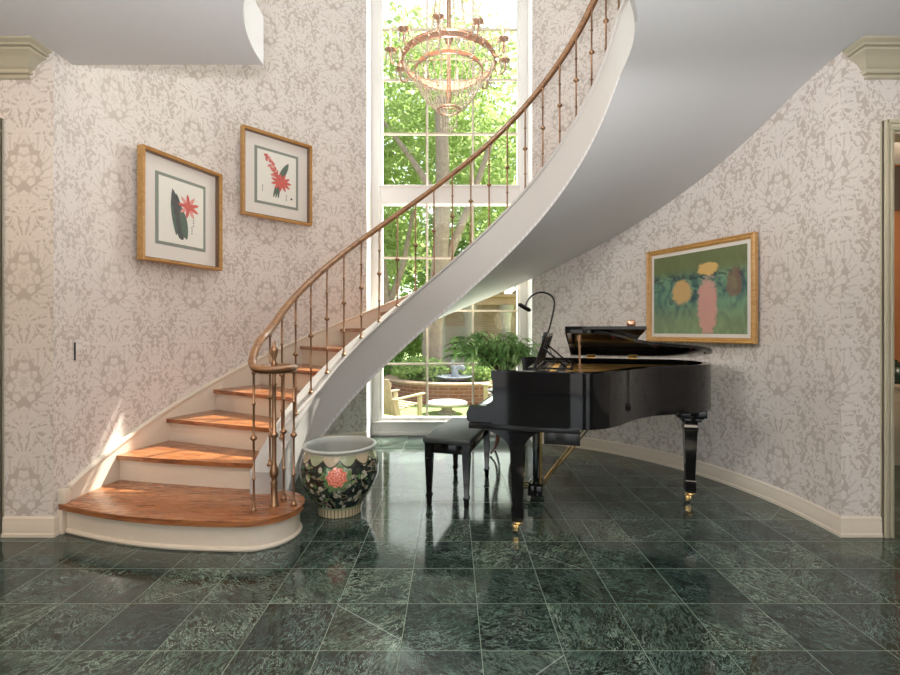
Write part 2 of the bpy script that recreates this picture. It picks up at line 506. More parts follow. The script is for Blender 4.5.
# wall above the window, behind which the arch of the recess closes
b = B(); wall_strip(b, arc(TW0, TW1, n=16), 5.75, ZT, .12); struct(b, 'wall_back', 'paper')
# window recess: white reveals, head
b = B()
for x, sg in ((WX0, -1), (WX1, 1)):
    y0 = CY+math.sqrt(RW**2-(x-CX)**2)
    b.box((x+sg*.06, (y0+YW+.12)/2, 2.875), (.12, YW+.12-y0, 5.75))
b.box(((WX0+WX1)/2, 5.32, 5.81), (WX1-WX0+.24, .5, .12))
struct(b, 'trim_1', 'trimwhite', smooth=0)

# face walls of the foyer
def face_wall(name, x0, x1, z0=0.0, z1=ZC, u0=0.0):
    b = B(); y0, y1 = YF, YF+.12
    b.face([(x0, y0, z0), (x1, y0, z0), (x1, y0, z1), (x0, y0, z1)], [(x0+u0, z0), (x1+u0, z0), (x1+u0, z1), (x0+u0, z1)])
    b.face([(x0, y1, z0), (x1, y1, z0), (x1, y1, z1), (x0, y1, z1)])
    for x in (x0, x1):
        ua, ub = (-.127, -.007) if x < 0 else (.843+.686*4-.343+.12-.12+.0, .843+.686*4-.343-.12)
        b.face([(x, y0, z0), (x, y1, z0), (x, y1, z1), (x, y0, z1)], [(ua, z0), (ub, z0), (ub, z1), (ua, z1)])
    for z in (z0, z1): b.face([(x0, y0, z), (x1, y0, z), (x1, y1, z), (x0, y1, z)])
    return struct(b, name, 'paper', smooth=0)
XL, XR = CX-RW, CX+RW
face_wall('wall_front_left', -2.62, XL, u0=2.50+.343)
face_wall('wall_front_left', -5.2, -3.62)
face_wall('wall_front_left', -3.62, -2.62, 2.36)
face_wall('wall_front_right', XR, 2.545, u0=-2.55)
face_wall('wall_front_right', 2.545, 3.55, 2.36, u0=-2.55)
face_wall('wall_front_right', 3.55, 5.2)
# foyer side and back walls (behind the camera, with tall daylight openings in the back one)
b = B(); wall_strip(b, [(-5.2, -3.3), (-5.2, YF)], 0, ZT, .12); struct(b, 'wall_side_left', 'paper')
b = B(); wall_strip(b, [(5.2, YF), (5.2, -3.3)], 0, ZT, .12); struct(b, 'wall_side_right', 'paper')
b = B()
for x0, x1, z0, z1 in ((-5.2, -3.8, 0, ZT), (-2.4, -.9, 0, ZT), (.9, 2.4, 0, ZT), (3.8, 5.2, 0, ZT), (-3.8, -2.4, 2.5, 3.6), (-.9, .9, 2.5, 3.6), (2.4, 3.8, 2.5, 3.6), (-3.8, -2.4, 5.4, ZT), (-.9, .9, 5.4, ZT), (2.4, 3.8, 5.4, ZT)):
    b.box(((x0+x1)/2, -3.36, (z0+z1)/2), (x1-x0, .12, z1-z0))
struct(b, 'wall_behind', 'taupe', smooth=0)
# door openings in the face walls: casings
def casing(name, x0, x1, z1, side):
    b = B(); w = .075 if side < 0 else .06
    for x, s in ((x0, -1), (x1, 1)):
        b.box((x+s*w/2, YF-.012, z1/2), (w, .03, z1), bev=.004)
        b.box((x+s*(w-.012), YF-.022, (z1+w)/2), (.024, .03, z1+w), bev=.006)
        b.box((x+s*.02, YF-.018, z1/2), (.02, .03, z1), bev=.006)
        b.box((x+s*.006, YF+.06, z1/2), (.012, .13, z1))
    b.box(((x0+x1)/2, YF-.012, z1+w/2), (x1-x0+2*w, .03, w), bev=.004)
    b.box(((x0+x1)/2, YF-.022, z1+w-.012), (x1-x0+2*w-.01, .03, .024), bev=.006)
    b.box(((x0+x1)/2, YF-.018, z1+.02), (x1-x0+.06, .03, .02), bev=.006)
    b.box(((x0+x1)/2, YF+.06, z1-.006), (x1-x0, .13, .012))
    return struct(b, name, 'sage')
casing('trim_2', -3.545, -2.69, 2.36, -1)
casing('trim_3', 2.56, 3.50, 2.36, 1)
# closed door on the left
b = B(); b.box((-3.117, YF+.05, 1.18), (.85, .045, 2.35))
for zz, hh in ((.55, .8), (1.6, 1.1)):
    for xx in (-3.32, -2.92): b.box((xx, YF+.022, zz), (.30, .012, hh), bev=.005)
dr = struct(b, 'door_1', 'sage')
b = B(); b.lathe([(.012, 0), (.012, .04), (.026, .05), (.026, .07), (.001, .08)], seg=14); hd = b.make('door_knob', 'brass', dr)
hd.location = (-3.47, YF+.02, 1.0); hd.rotation_euler = (PI/2, 0, 0)

# ceiling slab with the stairwell opening and its curved edge
ol = []
for i in range(73):
    th = 2-(184)*i/72
    p = pos(1.13-.038*max(0.0, min(1.0, (i-36)/14)), th); ol.append((p.x, p.y-.08*max(0.0, min(1.0, (i-72)/-36.0 if i > 36 else 1.0))))
ol += [(CX+RW, CY+.08), (CX+RW, YF), (5.2, YF), (5.2, -3.3), (-5.2, -3.3), (-5.2, YF), (CX-RW, YF), (CX-RW, ol[0][1])]
b = B(); b.prism(ol, ZC, ZU)
struct(b, 'ceiling', 'grey')
b = B(); b.box((0, 1.1, ZT+.06), (10.6, 9.2, .12)); struct(b, 'ceiling_upper', 'white', smooth=0)

# crown mouldings on the two face walls
def sweep_profile(b, prof, path_of, n):
    """path_of(i) -> function (out, z)->point"""
    rows = []
    for i in range(n): f = path_of(i); rows.append([f(o, z) for o, z in prof])
    b.grid(rows, closed_u=True)
    for r in (rows[0], rows[-1]): b.face(r)
CROWN = [(0, -.165), (.016, -.165), (.016, -.150), (.010, -.147), (.010, -.142), (.030, -.140), (.032, -.126), (.024, -.122), (.026, -.116), (.040, -.108), (.060, -.080), (.084, -.060), (.108, -.050), (.112, -.044), (.104, -.041), (.104, -.036), (.126, -.034), (.126, -.024), (.120, -.021), (.132, -.014), (.145, -.010), (.145, 0), (0, 0)]
def crown(name, xe, sgn):
    """runs along the face wall and returns on itself at xe"""
    b = B(); far = -5.2 if sgn > 0 else 5.2
    xb = xe-sgn*.145
    stations = [lambda o, z: (far, YF-o, ZC+z), lambda o, z: (xb+sgn*o, YF-o, ZC+z), lambda o, z: (xb+sgn*o, YF, ZC+z)]
    sweep_profile(b, CROWN, lambda i: stations[i], 3)
    return struct(b, name, 'sage', smooth=30)
crown('trim_4', XL-.005, 1); crown('trim_5', XR+.005, -1)

# baseboards
BASE = [(0, 0), (.020, 0), (.020, .018), (.014, .022), (.014, .085), (.010, .095), (.011, .105), (.004, .115), (0, .115)]
def base_run(name, pts, mat='cream'):
    """pts in travel order with the room on the right-hand side"""
    P = [Vector((x, y, 0)) for x, y in pts]; n = len(P)
    def st(i):
        if i == 0: t = (P[1]-P[0]).normalized(); k = 1
        elif i == n-1: t = (P[-1]-P[-2]).normalized(); k = 1
        else:
            a = (P[i]-P[i-1]).normalized(); c = (P[i+1]-P[i]).normalized(); t = (a+c).normalized(); k = 1/max(.3, t.dot(a))
        nrm = Vector((t.y, -t.x, 0))*k
        return lambda o, z: P[i]+nrm*o+Vector((0, 0, z))
    b = B(); sweep_profile(b, BASE, st, n); return struct(b, name, mat, smooth=30)
base_run('baseboard_right', right_pts[:-1]+[(CX+RW, YF), (2.50, YF)])
base_run('baseboard_left', [(-2.62, YF), (XL, YF), (XL, YF+.028)])
base_run('baseboard_back', arc(20, TW0))

# ------------------------------------------------------------------ window in the recess
WXC = (WX0+WX1)/2
GX = [(-.80, -.288), (-.288, .242), (.242, .75)]     # columns of panes, about 0.52 m wide
ROWS_LO = [(.20, .81), (.81, 1.425), (1.425, 2.035), (2.035, 2.645)]
ROWS_HI = [(2.865, 3.465), (3.465, 4.085), (4.085, 4.67), (4.67, 5.28)]
win = bpy.data.objects.new('window_1', None); COL.objects.link(win); win['kind'] = 'structure'
win.location = (WXC, YW, 0)
loc = lambda x, y, z: (x-WXC, y-YW, z)
b = B()
for x0, x1 in ((WX0, -.80), (.75, WX1)):
    b.box(loc((x0+x1)/2, YW+.03, 2.8), (x1-x0, .10, 5.6))
    xi = x1-.03 if x0 == WX0 else x0+.03
    b.box(loc(xi, YW-.025, 2.8), (.02, .03, 5.6), bev=.004)
for z0, z1 in ((0, .20), (2.645, 2.865), (5.28, 5.75)):
    b.box(loc(-.025, YW+.03, (z0+z1)/2), (1.55, .10, z1-z0))
b.box(loc(WXC, YW-.03, .155), (1.76, .07, .022), bev=.006)
b.box(loc(WXC, YW-.028, .02), (1.76, .04, .04), bev=.006)
b.box(loc(WXC, YW-.028, 2.66), (1.6, .02, .02), bev=.004); b.box(loc(WXC, YW-.028, 2.85), (1.6, .02, .02), bev=.004)
b.make('window_frame', 'trimwhite', win)
for nm, rows in (('muntins', ROWS_LO), ('muntins', ROWS_HI)):
    b = B()
    for x in (GX[0][1], GX[1][1]): b.box(loc(x, YW+.03, (rows[0][0]+rows[-1][1])/2), (.022, .03, rows[-1][1]-rows[0][0]))
    for r in rows[:-1]: b.box(loc(-.025, YW+.03, r[1]), (1.55, .028, .022))
    b.make(nm, 'cream', win)
    b = B(); b.box(loc(-.025, YW+.032, (rows[0][0]+rows[-1][1])/2), (1.55, .004, rows[-1][1]-rows[0][0])); b.make('window_glass', 'glass', win, smooth=0)

b = B(); b.box((0, 6.1, 6.36), (12, 1.32, .14)); b.box((0, 6.76, 6.38), (12, .04, .24)); struct(b, 'sun_block_eave', 'trimwhite', smooth=0)  # unseen eave added to cut off the high sun at the window

# ------------------------------------------------------------------ staircase
stair = thing('staircase', 'curved staircase with red oak treads, cream risers and white curved underside', 'staircase', (-1.7, 2.75, 0))
SO = Vector(stair.location)
RI, RC, RO = 1.085, 1.24, RW-.02       # inner face, outer side of the curb, wall side of the treads
def sp(r, th, z): return pos(r, th, z)-SO
def th_in(k): return {2: -3.0, 3: -2.0, 4: -.7}.get(k, 0.0)
def thk(k): return 7.8+10.6*(k-2)
# bottom step (bullnose)
front = [(-2.325, 2.785), (-2.20, 2.735), (-1.938, 2.644), (-1.65, 2.575), (-1.361, 2.540), (-1.13, 2.530)]
fr = [tuple(p)[:2] for p in catmull([(x, y, 0) for x, y in front], 6)]
end = [(-1.13+.25*math.sin(rad(a)), 2.78-.25*math.cos(rad(a))) for a in range(10, 190, 10)]
back = [tuple(pos(1.12, 3)[:2]), tuple(pos(RC, 7)[:2]), tuple(pos(1.7, 8.5)[:2]), tuple(pos(RO, 9.5)[:2])]
wallside = [tuple(pos(RO, a)[:2]) for a in (6, 3, 0)]
o1 = [(x-SO.x, y-SO.y) for x, y in fr+end+back+wallside]
def inset(pts, d):
    out = []; n = len(pts)
    for i, p in enumerate(pts):
        a = Vector(pts[i-1]); c = Vector(pts[(i+1) % n]); t = (c-a).normalized(); out.append((p[0]-t.y*d, p[1]+t.x*d))
    return out
b = B(); b.prism(o1, .142, .174, uvrot=rad(0)); b.make('tread', 'oak', stair)
b = B(); nf = len(fr)+len(end)
ins = inset(o1, .028); b.prism(ins, .0, .142)
pts = ins[:nf]
b.tube([(x, y, .012) for x, y in pts], .014, 8)
b.make('riser', 'cream', stair)
b = B(); b.box((-2.318-SO.x+.012, 2.80-SO.y, .174+.042), (.045, .04, .084), bev=.003); b.box((-2.318-SO.x+.005, 2.787-SO.y, .071), (.04, .03, .142)); b.make('plinth_block', 'cream', stair)
for k in range(2, 18):
    z = .174*k; t0, t1 = thk(k), thk(k+1); d0, d1 = th_in(k), th_in(k+1)
    # tread: sits between the curb and the wall, nosing in front of the riser
    n = 6; ro, ri = RO, RC-.02
    def edge(tb, dd, extra):
        out = []
        for i in range(n+1):
            f = i/n; r = ri+(ro-ri)*f; out.append((r, tb+dd*(1-f)-math.degrees(extra/r)))
        return out
    e0 = edge(t0, d0, .028); e1 = edge(t1, d1, -.0)
    outl = [sp(r, a, 0)[:2] for r, a in e0]+[sp(ro, t0+(t1-t0)*i/3, 0)[:2] for i in (1, 2)]+[sp(r, a, 0)[:2] for r, a in e1[::-1]]
    b = B(); b.prism([tuple(p) for p in outl], z-.030, z, uvrot=rad(90-t0)+PI/2); b.make('tread', 'oak', stair)
    b = B(); e2 = edge(t0, d0, .0)
    front_ = [sp(r, a, 0) for r, a in e2]; back_ = [sp(r, a+1.2, 0) for r, a in e2]
    b.prism([tuple(p[:2]) for p in front_]+[tuple(p[:2]) for p in back_[::-1]], z-.174, z-.030)
    b.make('riser', 'cream', stair)
# top riser to the upper floor
b = B(); t0 = thk(18); q = [sp(RC-.02, t0, 0), sp(RO, t0, 0), sp(RO, t0+1, 0), sp(RC-.02, t0+1, 0)]
b.prism([tuple(p[:2]) for p in q], ZU-.174, ZU); b.make('riser', 'cream', stair)
# stringer with curb, one swept solid
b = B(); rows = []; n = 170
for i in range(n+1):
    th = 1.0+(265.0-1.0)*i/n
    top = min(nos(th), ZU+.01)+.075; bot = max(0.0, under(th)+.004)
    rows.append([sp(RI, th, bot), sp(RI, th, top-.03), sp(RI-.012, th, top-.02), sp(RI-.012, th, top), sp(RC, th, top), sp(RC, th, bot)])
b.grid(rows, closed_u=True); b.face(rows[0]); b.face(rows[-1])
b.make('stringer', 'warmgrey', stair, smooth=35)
# soffit, plaster curved underside between stringer and wall
b = B(); rows = []
th0 = 7.8+10.6*(.315/.174-2)
for i in range(101):
    th = th0+(204.0-th0)*i/100; z = max(0.001, under(th))
    rows.append([sp(RI+(RW-RI)*j/6, th, z) for j in range(7)]+[sp(RW-(RW-RI)*j/6, th, z+(.03 if th < 178 else .0002)) for j in range(7)])
b.grid(rows, closed_u=True); b.face(rows[0]); b.face(rows[-1])
b.make('soffit', 'grey', stair, smooth=60)
# wall string (skirt) on the wall side
b = B(); rows = []
for i in range(91):
    th = -2.2+(178+2.2)*i/90; zt = nos(th)+.085; zb = max(.174 if th < 9 else 0, nos(th)-.30)
    if th < 9: zb = .174
    rows.append([sp(RW-.001, th, zb), sp(RW-.022, th, zb), sp(RW-.022, th, zt-.03), sp(RW-.032, th, zt-.022), sp(RW-.032, th, zt-.006), sp(RW-.02, th, zt), sp(RW-.001, th, zt)])
b.grid(rows, closed_u=True); b.face(rows[0]); b.face(rows[-1])
b.make('wall_string', 'cream', stair, smooth=30)

# ------------------------------------------------------------------ railing
rail = thing('stair_railing', 'bronze baluster railing with wooden handrail winding up the curved stair', 'railing', (-1.04, 2.754, .174))
QO = Vector(rail.location)
RB = 1.13
def rail_z(th): return nos(th)+.835+.085-.00113*(th-8)
path = []
for i in range(70, -1, -1):
    th = 6+(196-6)*i/70; path.append(pos(RB, th, min(rail_z(th), ZU+.95)))
vz = .985
tail = [(-1.157, 2.93, 1.178), (-1.158, 2.86, 1.150), (-1.157, 2.79, 1.100), (-1.152, 2.725, 1.042), (-1.128, 2.672, 1.0), (-1.065, 2.637, vz), (-.985, 2.645, vz), (-.935, 2.70, vz), (-.928, 2.775, vz), (-.965, 2.84, vz), (-1.03, 2.866, vz), (-1.095, 2.84, vz), (-1.115, 2.775, vz), (-1.09, 2.715, vz)]
path += [Vector(p) for p in tail]
path = catmull(path, 3)
RR = [.0275-.0065*max(0.0, min(1.0, (i-(len(path)-44))/20)) for i in range(len(path))]
b = B(); b.tube([p-QO for p in path], RR, 12, flat=(1.0, .75)); hr = b.make('handrail', 'railwood', rail, smooth=60)
b = B(); b.tube([p-QO-Vector((0, 0, .022)) for p in path], .012, 6, flat=(1.2, .6)); b.make('rail_strip', 'bronze', hr, smooth=60)
def baluster(base, top):
    h = top-base.z; r = .0066
    pr = [(.020, 0), (.020, .010), (.012, .016), (.011, .03), (r, .045), (r, h*.22), (.0115, h*.225), (.0115, h*.235), (r, h*.24), (r, h*.50), (.010, h*.50+.004), (.021, h*.50+.014), (.021, h*.50+.022), (.010, h*.50+.032), (r, h*.5+.04), (r, h*.76), (.0115, h*.765), (.0115, h*.775), (r, h*.78), (r, h-.02), (.012, h-.012), (.012, h)]
    b = B(); b.lathe(pr, base-QO, 8); b.make('baluster', 'bronze', rail, smooth=50)
th = 3.0
while th < 196:
    zb = min(nos(th), ZU+.01)+.075
    baluster(pos(RB, th, zb), min(rail_z(th), ZU+.95)-.02)
    th += 8.05
for x, y in ((-1.129, 2.682), (-.929, 2.765), (-1.023, 2.863)):
    baluster(Vector((x, y, .174)), vz-.02)
b = B()
pr = [(.026, 0), (.026, .012), (.020, .018), (.019, .10), (.017, .12), (.022, .135), (.015, .15), (.015, .16), (.025, .18), (.027, .20), (.020, .225), (.013, .25), (.0135, .40), (.022, .405), (.024, .415), (.024, .425), (.013, .435), (.0115, .70), (.016, .71), (.011, .72), (.011, .80)]
b.lathe(pr, (0, 0, 0), 12)
np_ = b.make('newel_post', 'bronze', rail, smooth=50)
b = B(); b.lathe([(.011, .80), (.018, .835), (.012, .845), (.010, .855), (.020, .885), (.023, .91), (.021, .925), (.012, .932), (.008, .945), (.010, .955), (.002, .97)], (0, 0, 0), 12)
b.make('finial', 'bronze', np_, smooth=50)

# ------------------------------------------------------------------ pictures on the walls
def frame_basis(pa, pb):
    """pa, pb: wall points of the left and right edge seen from the room -> origin, right, out"""
    a = Vector(pa); c = Vector(pb); r = (c-a); w = r.length; r.normalize()
    return (a+c)/2, r, Vector((r.y, -r.x, 0)), w
def picture(name, label, pa, pb, z0, z1, fw, depth, mats, inner):
    c, r, out, w = frame_basis((*pa, 0), (*pb, 0)); h = z1-z0
    t = thing(name, label, 'picture', (c.x, c.y, z0), math.atan2(r.y, r.x))
    b = B()
    prof = [(0, 0), (0, depth), (fw*.25, depth+.006), (fw*.5, depth-.004), (fw*.8, depth-.001), (fw, depth-.012), (fw, 0)]
    rows = []
    for sx, sz in ((-1, 0), (1, 0), (1, 1), (-1, 1)):
        rows.append([(sx*(w/2-i), -d, (i if sz == 0 else h-i)) for i, d in prof])
    b.grid(rows, closed_u=True, closed_v=True); b.make('picture_frame', mats[0], t, smooth=30)
    b = B(); rows = []
    for sx, sz in ((-1, 0), (1, 0), (1, 1), (-1, 1)):
        rows.append([(sx*(w/2-i), -d, (i if sz == 0 else h-i)) for i, d in ((fw-.002, depth-.013), (fw+.006, depth-.016), (fw+.006, .006), (fw-.002, .006))])
    b.grid(rows, closed_u=True, closed_v=True); b.make('frame_lip', mats[1], t, smooth=0)
    b = B(); b.box((0, -.008, h/2), (w-2*fw, .006, h-2*fw)); b.make('mat_board', 'matboard', t, smooth=0)
    inner(t, w, h, fw)
    b = B(); b.box((0, -depth+.018, h/2), (w-2*fw, .002, h-2*fw)); b.make('picture_glass', 'picglass', t, smooth=0)
    return t
def blob(b, cx, cz, a, c, rot=0, n=14, wob=.0, y=-.0165, seed=0):
    rnd = random.Random(seed); pts = []
    for k in range(n):
        t = k/n*2*PI; rr = 1+wob*(rnd.random()-.5)*2
        x = math.cos(t)*a*rr; z = math.sin(t)*c*rr
        pts.append((cx+x*math.cos(rot)-z*math.sin(rot), y, cz+x*math.sin(rot)+z*math.cos(rot)))
    b.face(pts)
def leafshape(b, p0, p1, wd, y=-.0165):
    a = Vector(p0); c = Vector(p1); d = c-a; nn = Vector((-d.y, d.x)).normalized()
    L = []; R = []
    for k in range(9):
        f = k/8; q = a+d*f; ww = wd*math.sin(PI*min(1, f*.92+.08))**.7
        L.append((q.x+nn.x*ww, y, q.y+nn.y*ww)); R.append((q.x-nn.x*ww, y, q.y-nn.y*ww))
    b.face(L+R[::-1])
def botanical(kind):
    def f(t, w, h, fw):
        iw, ih = w*.56, h*.60; cz = h*.5
        b = B(); b.box((0, -.012, cz), (iw+.05, .003, ih+.05)); b.make('inner_mat', 'greymat', t, smooth=0)
        b = B(); b.mi = 5; b.box((0, -.0145, cz), (iw, .003, ih))
        z0 = cz-ih/2
        s = ih
        if kind == 0:
            for q, (p0, p1, wd) in enumerate((((-.02, .10), (-.17, .86), .085), ((.0, .08), (-.10, .80), .07), ((.06, .12), (-.02, .62), .06), ((-.10, .14), (-.20, .66), .03), ((.08, .10), (.05, .5), .04))):
                b.mi = 1 if q in (0, 1) else 0
                leafshape(b, (p0[0]*s, z0+p0[1]*s), (p1[0]*s, z0+p1[1]*s), wd*s, -.0165-.0002*q)
            for k in range(9):
                a = k/9*2*PI+.3; b.mi = 3 if k % 2 else 2
                leafshape(b, (.12*s, z0+.63*s), (.12*s+math.cos(a)*.2*s, z0+.63*s+math.sin(a)*.2*s), .03*s, -.018-.0001*k)
            b.mi = 2; blob(b, .12*s, z0+.63*s, .07*s, .08*s, y=-.0195, wob=.25, seed=4)
            cols = ((.21, .33, 4), (.18, .2, 3))
        else:
            b.mi = 0; leafshape(b, (.03*s, z0+.45*s), (.24*s, z0+.86*s), .06*s, -.0165)
            for q in range(3): leafshape(b, (-.08*s+q*.05*s, z0+.12*s), (.0*s+q*.02*s, z0+.42*s), .022*s, -.0166-.0002*q)
            rnd = random.Random(5)
            for k in range(46):
                f_ = rnd.random(); px = -.23*s+f_*.30*s+(rnd.random()-.5)*.14*s*(.4+f_); pz = z0+.92*s-f_*.50*s+(rnd.random()-.5)*.14*s*(.4+f_)
                b.mi = 2 if k % 3 else 3
                blob(b, px, pz, .045*s, .02*s, rnd.random()*3, 8, .3, -.0172-.00006*k, k)
            for k in range(11):
                a = k/11*2*PI; b.mi = 2
                leafshape(b, (.08*s, z0+.44*s), (.08*s+math.cos(a)*.22*s, z0+.44*s+math.sin(a)*.19*s), .03*s, -.0205-.0001*k)
            cols = ((-.30, .20, 3), (.19, .10, 3))
        for cx_, cz_, n_ in cols:       # little upright brush strokes
            b.mi = 4
            for k in range(n_):
                b_z = z0+cz_*s+k*.045*s
                leafshape(b, (cx_*s-.012*s, b_z), (cx_*s+.014*s, b_z+.028*s), .005*s, -.0169)
                leafshape(b, (cx_*s+.012*s, b_z+.004*s), (cx_*s-.008*s, b_z+.03*s), .004*s, -.0171)
        if kind == 1:
            b.mi = 4; blob(b, .30*s, z0+.15*s, .022*s, .022*s, 0, 10)
        b.make('print', ['ink_green', 'ink_grey', 'ink_red', 'ink_pink', 'ink_black', 'printpaper'], t, smooth=0, fix=False)
    return f
def ray_wall(xpx, r, cy=CY):
    u = (xpx-HX)/F_PX; a = 1+u*u; bb = -2*u*CX-2*cy; c = CX*CX+cy*cy-r*r
    D = (-bb+math.sqrt(bb*bb-4*a*c))/(2*a); return (u*D, D)
def zpx(y, D): return CAM_H+(HY-y)*D/F_PX
RP = RW-.028
pa, pb = ray_wall(137, RP), ray_wall(217, RP)
picture('framed_print', 'gilt framed botanical print of a coral bloom beside tall grey-green leaves', pa, pb, zpx(259.5, pa[1]), zpx(145, pa[1]), .022, .062, ('gild', 'gild_dark'), botanical(0))
pa, pb = ray_wall(240, RP), ray_wall(309, RP)
picture('framed_print', 'gilt framed botanical print of a red flower spike with one leaf, higher up the stair', pa, pb, zpx(214.5, pa[1]), zpx(126, pa[1]), .022, .062, ('gild', 'gild_dark'), botanical(1))
def make_painting():
    M = Mat('loose_green_painting'); u, v, _ = M.coord('UV')
    n = M.noise(M.vec(u*2.2, v*.9, 0.0), 5.0, 5, .6, 1.2)
    n2 = M.noise(M.vec(u*3.0, v*3.0, 4.0), 6.0, 4, .6, .8)
    c = M.mix(n.step(.3, .7), srgb(44, 78, 88), srgb(120, 160, 128))
    c = M.mix(v.step(.66, .82)*.85, c, srgb(112, 118, 72))
    c = M.mix((1.0-v.step(.10, .45))*.55, c, srgb(146, 158, 104))
    band = (1.0-(v-.70+(n2-.5)*.1).abs().step(.02, .07))
    c = M.mix(band*n2.step(.45, .6)*.8, c, srgb(44, 52, 62))
    def patch(cx, cy, ax, ay, col, k, cc):
        dx = (u-cx)/ax; dy = (v-cy)/ay
        d = (dx*dx+dy*dy).sqrt()+(n2-.5)*.9+(n-.5)*.4
        return M.mix((1.0-d.step(.72, .98))*k, cc, col)
    c = patch(.34, .52, .13, .17, srgb(214, 172, 112), .9, c)
    c = patch(.62, .32, .12, .42, srgb(216, 158, 148), .9, c)
    c = patch(.62, .78, .12, .09, srgb(226, 184, 112), .9, c)
    c = patch(.88, .58, .08, .2, srgb(134, 96, 74), .7, c)
    M.bsdf(c, .5); return M.m
W['painting'] = make_painting()
def landscape(t, w, h, fw):
    m = .035; iw, ih = w-2*fw-2*m, h-2*fw-2*m
    b = B(); b.box((0, -.012, h/2), (iw, .003, ih))
    for f in b.bm.faces:
        for l in f.loops: l[b.uv].uv = ((l.vert.co.x+iw/2)/iw, (l.vert.co.z-h/2+ih/2)/ih)
    b.make('painting', 'painting', t, smooth=0)
pa, pb = ray_wall(649, RP), ray_wall(758, RP)
picture('framed_painting', 'gilt framed painting in loose greens, ochre and pink behind the piano lid', pa, pb, zpx(344, pb[1]), zpx(232, pb[1]), .035, .035, ('gild', 'gild'), landscape)
# light switch plate on the left wall
p = ray_wall(82, RW); p2 = ray_wall(89, RW)
z = zpx(351, p[1])
sw = thing('light_switch', 'papered double light switch plate on the wall above the bottom step', 'switch', (p[0], p[1], z), PI/2+.02)
b = B(); b.box((0, .003, 0), (.115, .006, .12), bev=.002)
for f in b.bm.faces:
    for l in f.loops: l[b.uv].uv = (.2+l.vert.co.x, .1+l.vert.co.z)
b.make('plate', 'paper', sw, label='switch plate covered in the same wallpaper')
sw.rotation_euler = (0, 0, -PI/2+.0)
sw.location = (p[0]+.0005, p[1], z)
for i in (-1, 1):
    b = B(); b.box((i*.023, .010, 0), (.009, .014, .022), bev=.002); b.make('toggle', 'matboard', sw)
b = B(); b.box((.060, .003, 0), (.004, .008, .11)); b.make('plate_shadow', 'darkgap', sw)  # dark strip put in as the shadow gap beside the plate

# ------------------------------------------------------------------ porcelain bowl
def make_porcelain():
    M = Mat('painted_porcelain'); u, z, _ = M.coord('UV')      # u 0..1 around, z metres
    U = u*1.6
    dark = (.010, .012, .011)
    n = M.noise(M.vec(U*3.0, z*3.0, 1.0), 6.0, 3)
    v1 = M.voro(M.vec(U, z, 0.0), 24.0); d1 = X(M.t, v1.outputs['Distance'])
    wn = M.white(v1.outputs['Color']); k = X(M.t, wn.outputs['Value'])
    fine = M.noise(M.vec(U, z, 0.0), 60.0, 3, .7)
    c = M.mix(n.step(.4, .6)*.6, dark, (.03, .05, .035))
    # leafy specks and blossoms
    c = M.mix((1.0-(d1+(fine-.5)*.7).step(.36, .46))*k.gt(.42)*.85, c, (.52, .48, .38))
    c = M.mix((1.0-(d1+(fine-.5)*.9).step(.30, .40))*k.lt(.30)*.9, c, (.12, .24, .08))
    c = M.mix((1.0-d1.step(.05, .10))*k.gt(.55)*.8, c, (.55, .30, .12))
    br = M.noise(M.vec(U*1.0, z*1.4, 9.0), 7.0, 3, .5, .5)
    c = M.mix((1.0-(br-.5).abs().step(.008, .022))*.8, c, (.30, .24, .16))
    # the big red peony
    for cu, cz, ax in ((.775, .295, .066), (.25, .27, .06)):
        dx = (u-cu)*1.6/ax; dy = (z-cz)/ax; th = dy.atan2(dx); r = (dx*dx+dy*dy).sqrt()
        rr = r+(th*9.0).cos()*.08+(fine-.5)*.5
        c = M.mix((1.0-(rr+(fine-.5)*1.2-.25).step(1.0, 1.15))*.9, c, (.10, .18, .06))
        c = M.mix(1.0-rr.step(.86, .94), c, (.66, .14, .085))
        c = M.mix((1.0-rr.step(.86, .94))*((r*19.0+(th*7.0).cos()*1.7+fine*5.0).sin()).step(.2, .8)*.7, c, (.86, .44, .33))
    # scalloped collar
    sc = (u*14.0*PI).sin().abs()
    lim = .392-sc*.038
    band = (z-lim).step(-.003, .003)
    alt = ((u*14.0).floor()*.5).fract().gt(.25)
    bc = M.mix(alt, (.50, .40, .27), (.34, .36, .22))
    c = M.mix(band, c, bc)
    c = M.mix((1.0-(z-lim).abs().step(.003, .007)), c, (.04, .03, .02))
    c = M.mix(z.step(.412, .416), c, (.50, .46, .36))
    # petal band at the foot
    foot = 1.0-z.step(.055, .06)
    st = (u*40.0*PI).sin().abs()
    c = M.mix(foot, c, M.mix(st.step(.3, .45), (.10, .10, .05), (.52, .42, .27)))
    c = M.mix(1.0-(z-.064).abs().step(.006, .009), c, (.28, .34, .18))
    M.bsdf(c, .16, 0.0, Coat_Weight=.4, Coat_Roughness=.04)
    return M.m
W['porcelain'] = make_porcelain()
bowl = thing('fish_bowl_planter', 'large black porcelain fish bowl painted with peonies beside the bottom step', 'planter', (-.747, 3.14, 0))
b = B(); b.lathe([(.135, 0), (.146, .004), (.148, .05), (.158, .065), (.190, .11), (.225, .17), (.250, .23), (.258, .275), (.256, .32), (.246, .36), (.230, .395), (.224, .412), (.226, .425)], (0, 0, 0), 64, cap=False)
b.make('bowl', 'porcelain', bowl, smooth=60)
b = B(); b.lathe([(.224, .424), (.238, .432), (.242, .440), (.239, .447), (.226, .450), (.218, .444), (.222, .40), (.240, .33), (.245, .27), (.215, .17), (.16, .09), (.001, .08)], (0, 0, 0), 64, cap=False)
b.make('rim', 'glaze', bowl, smooth=60)

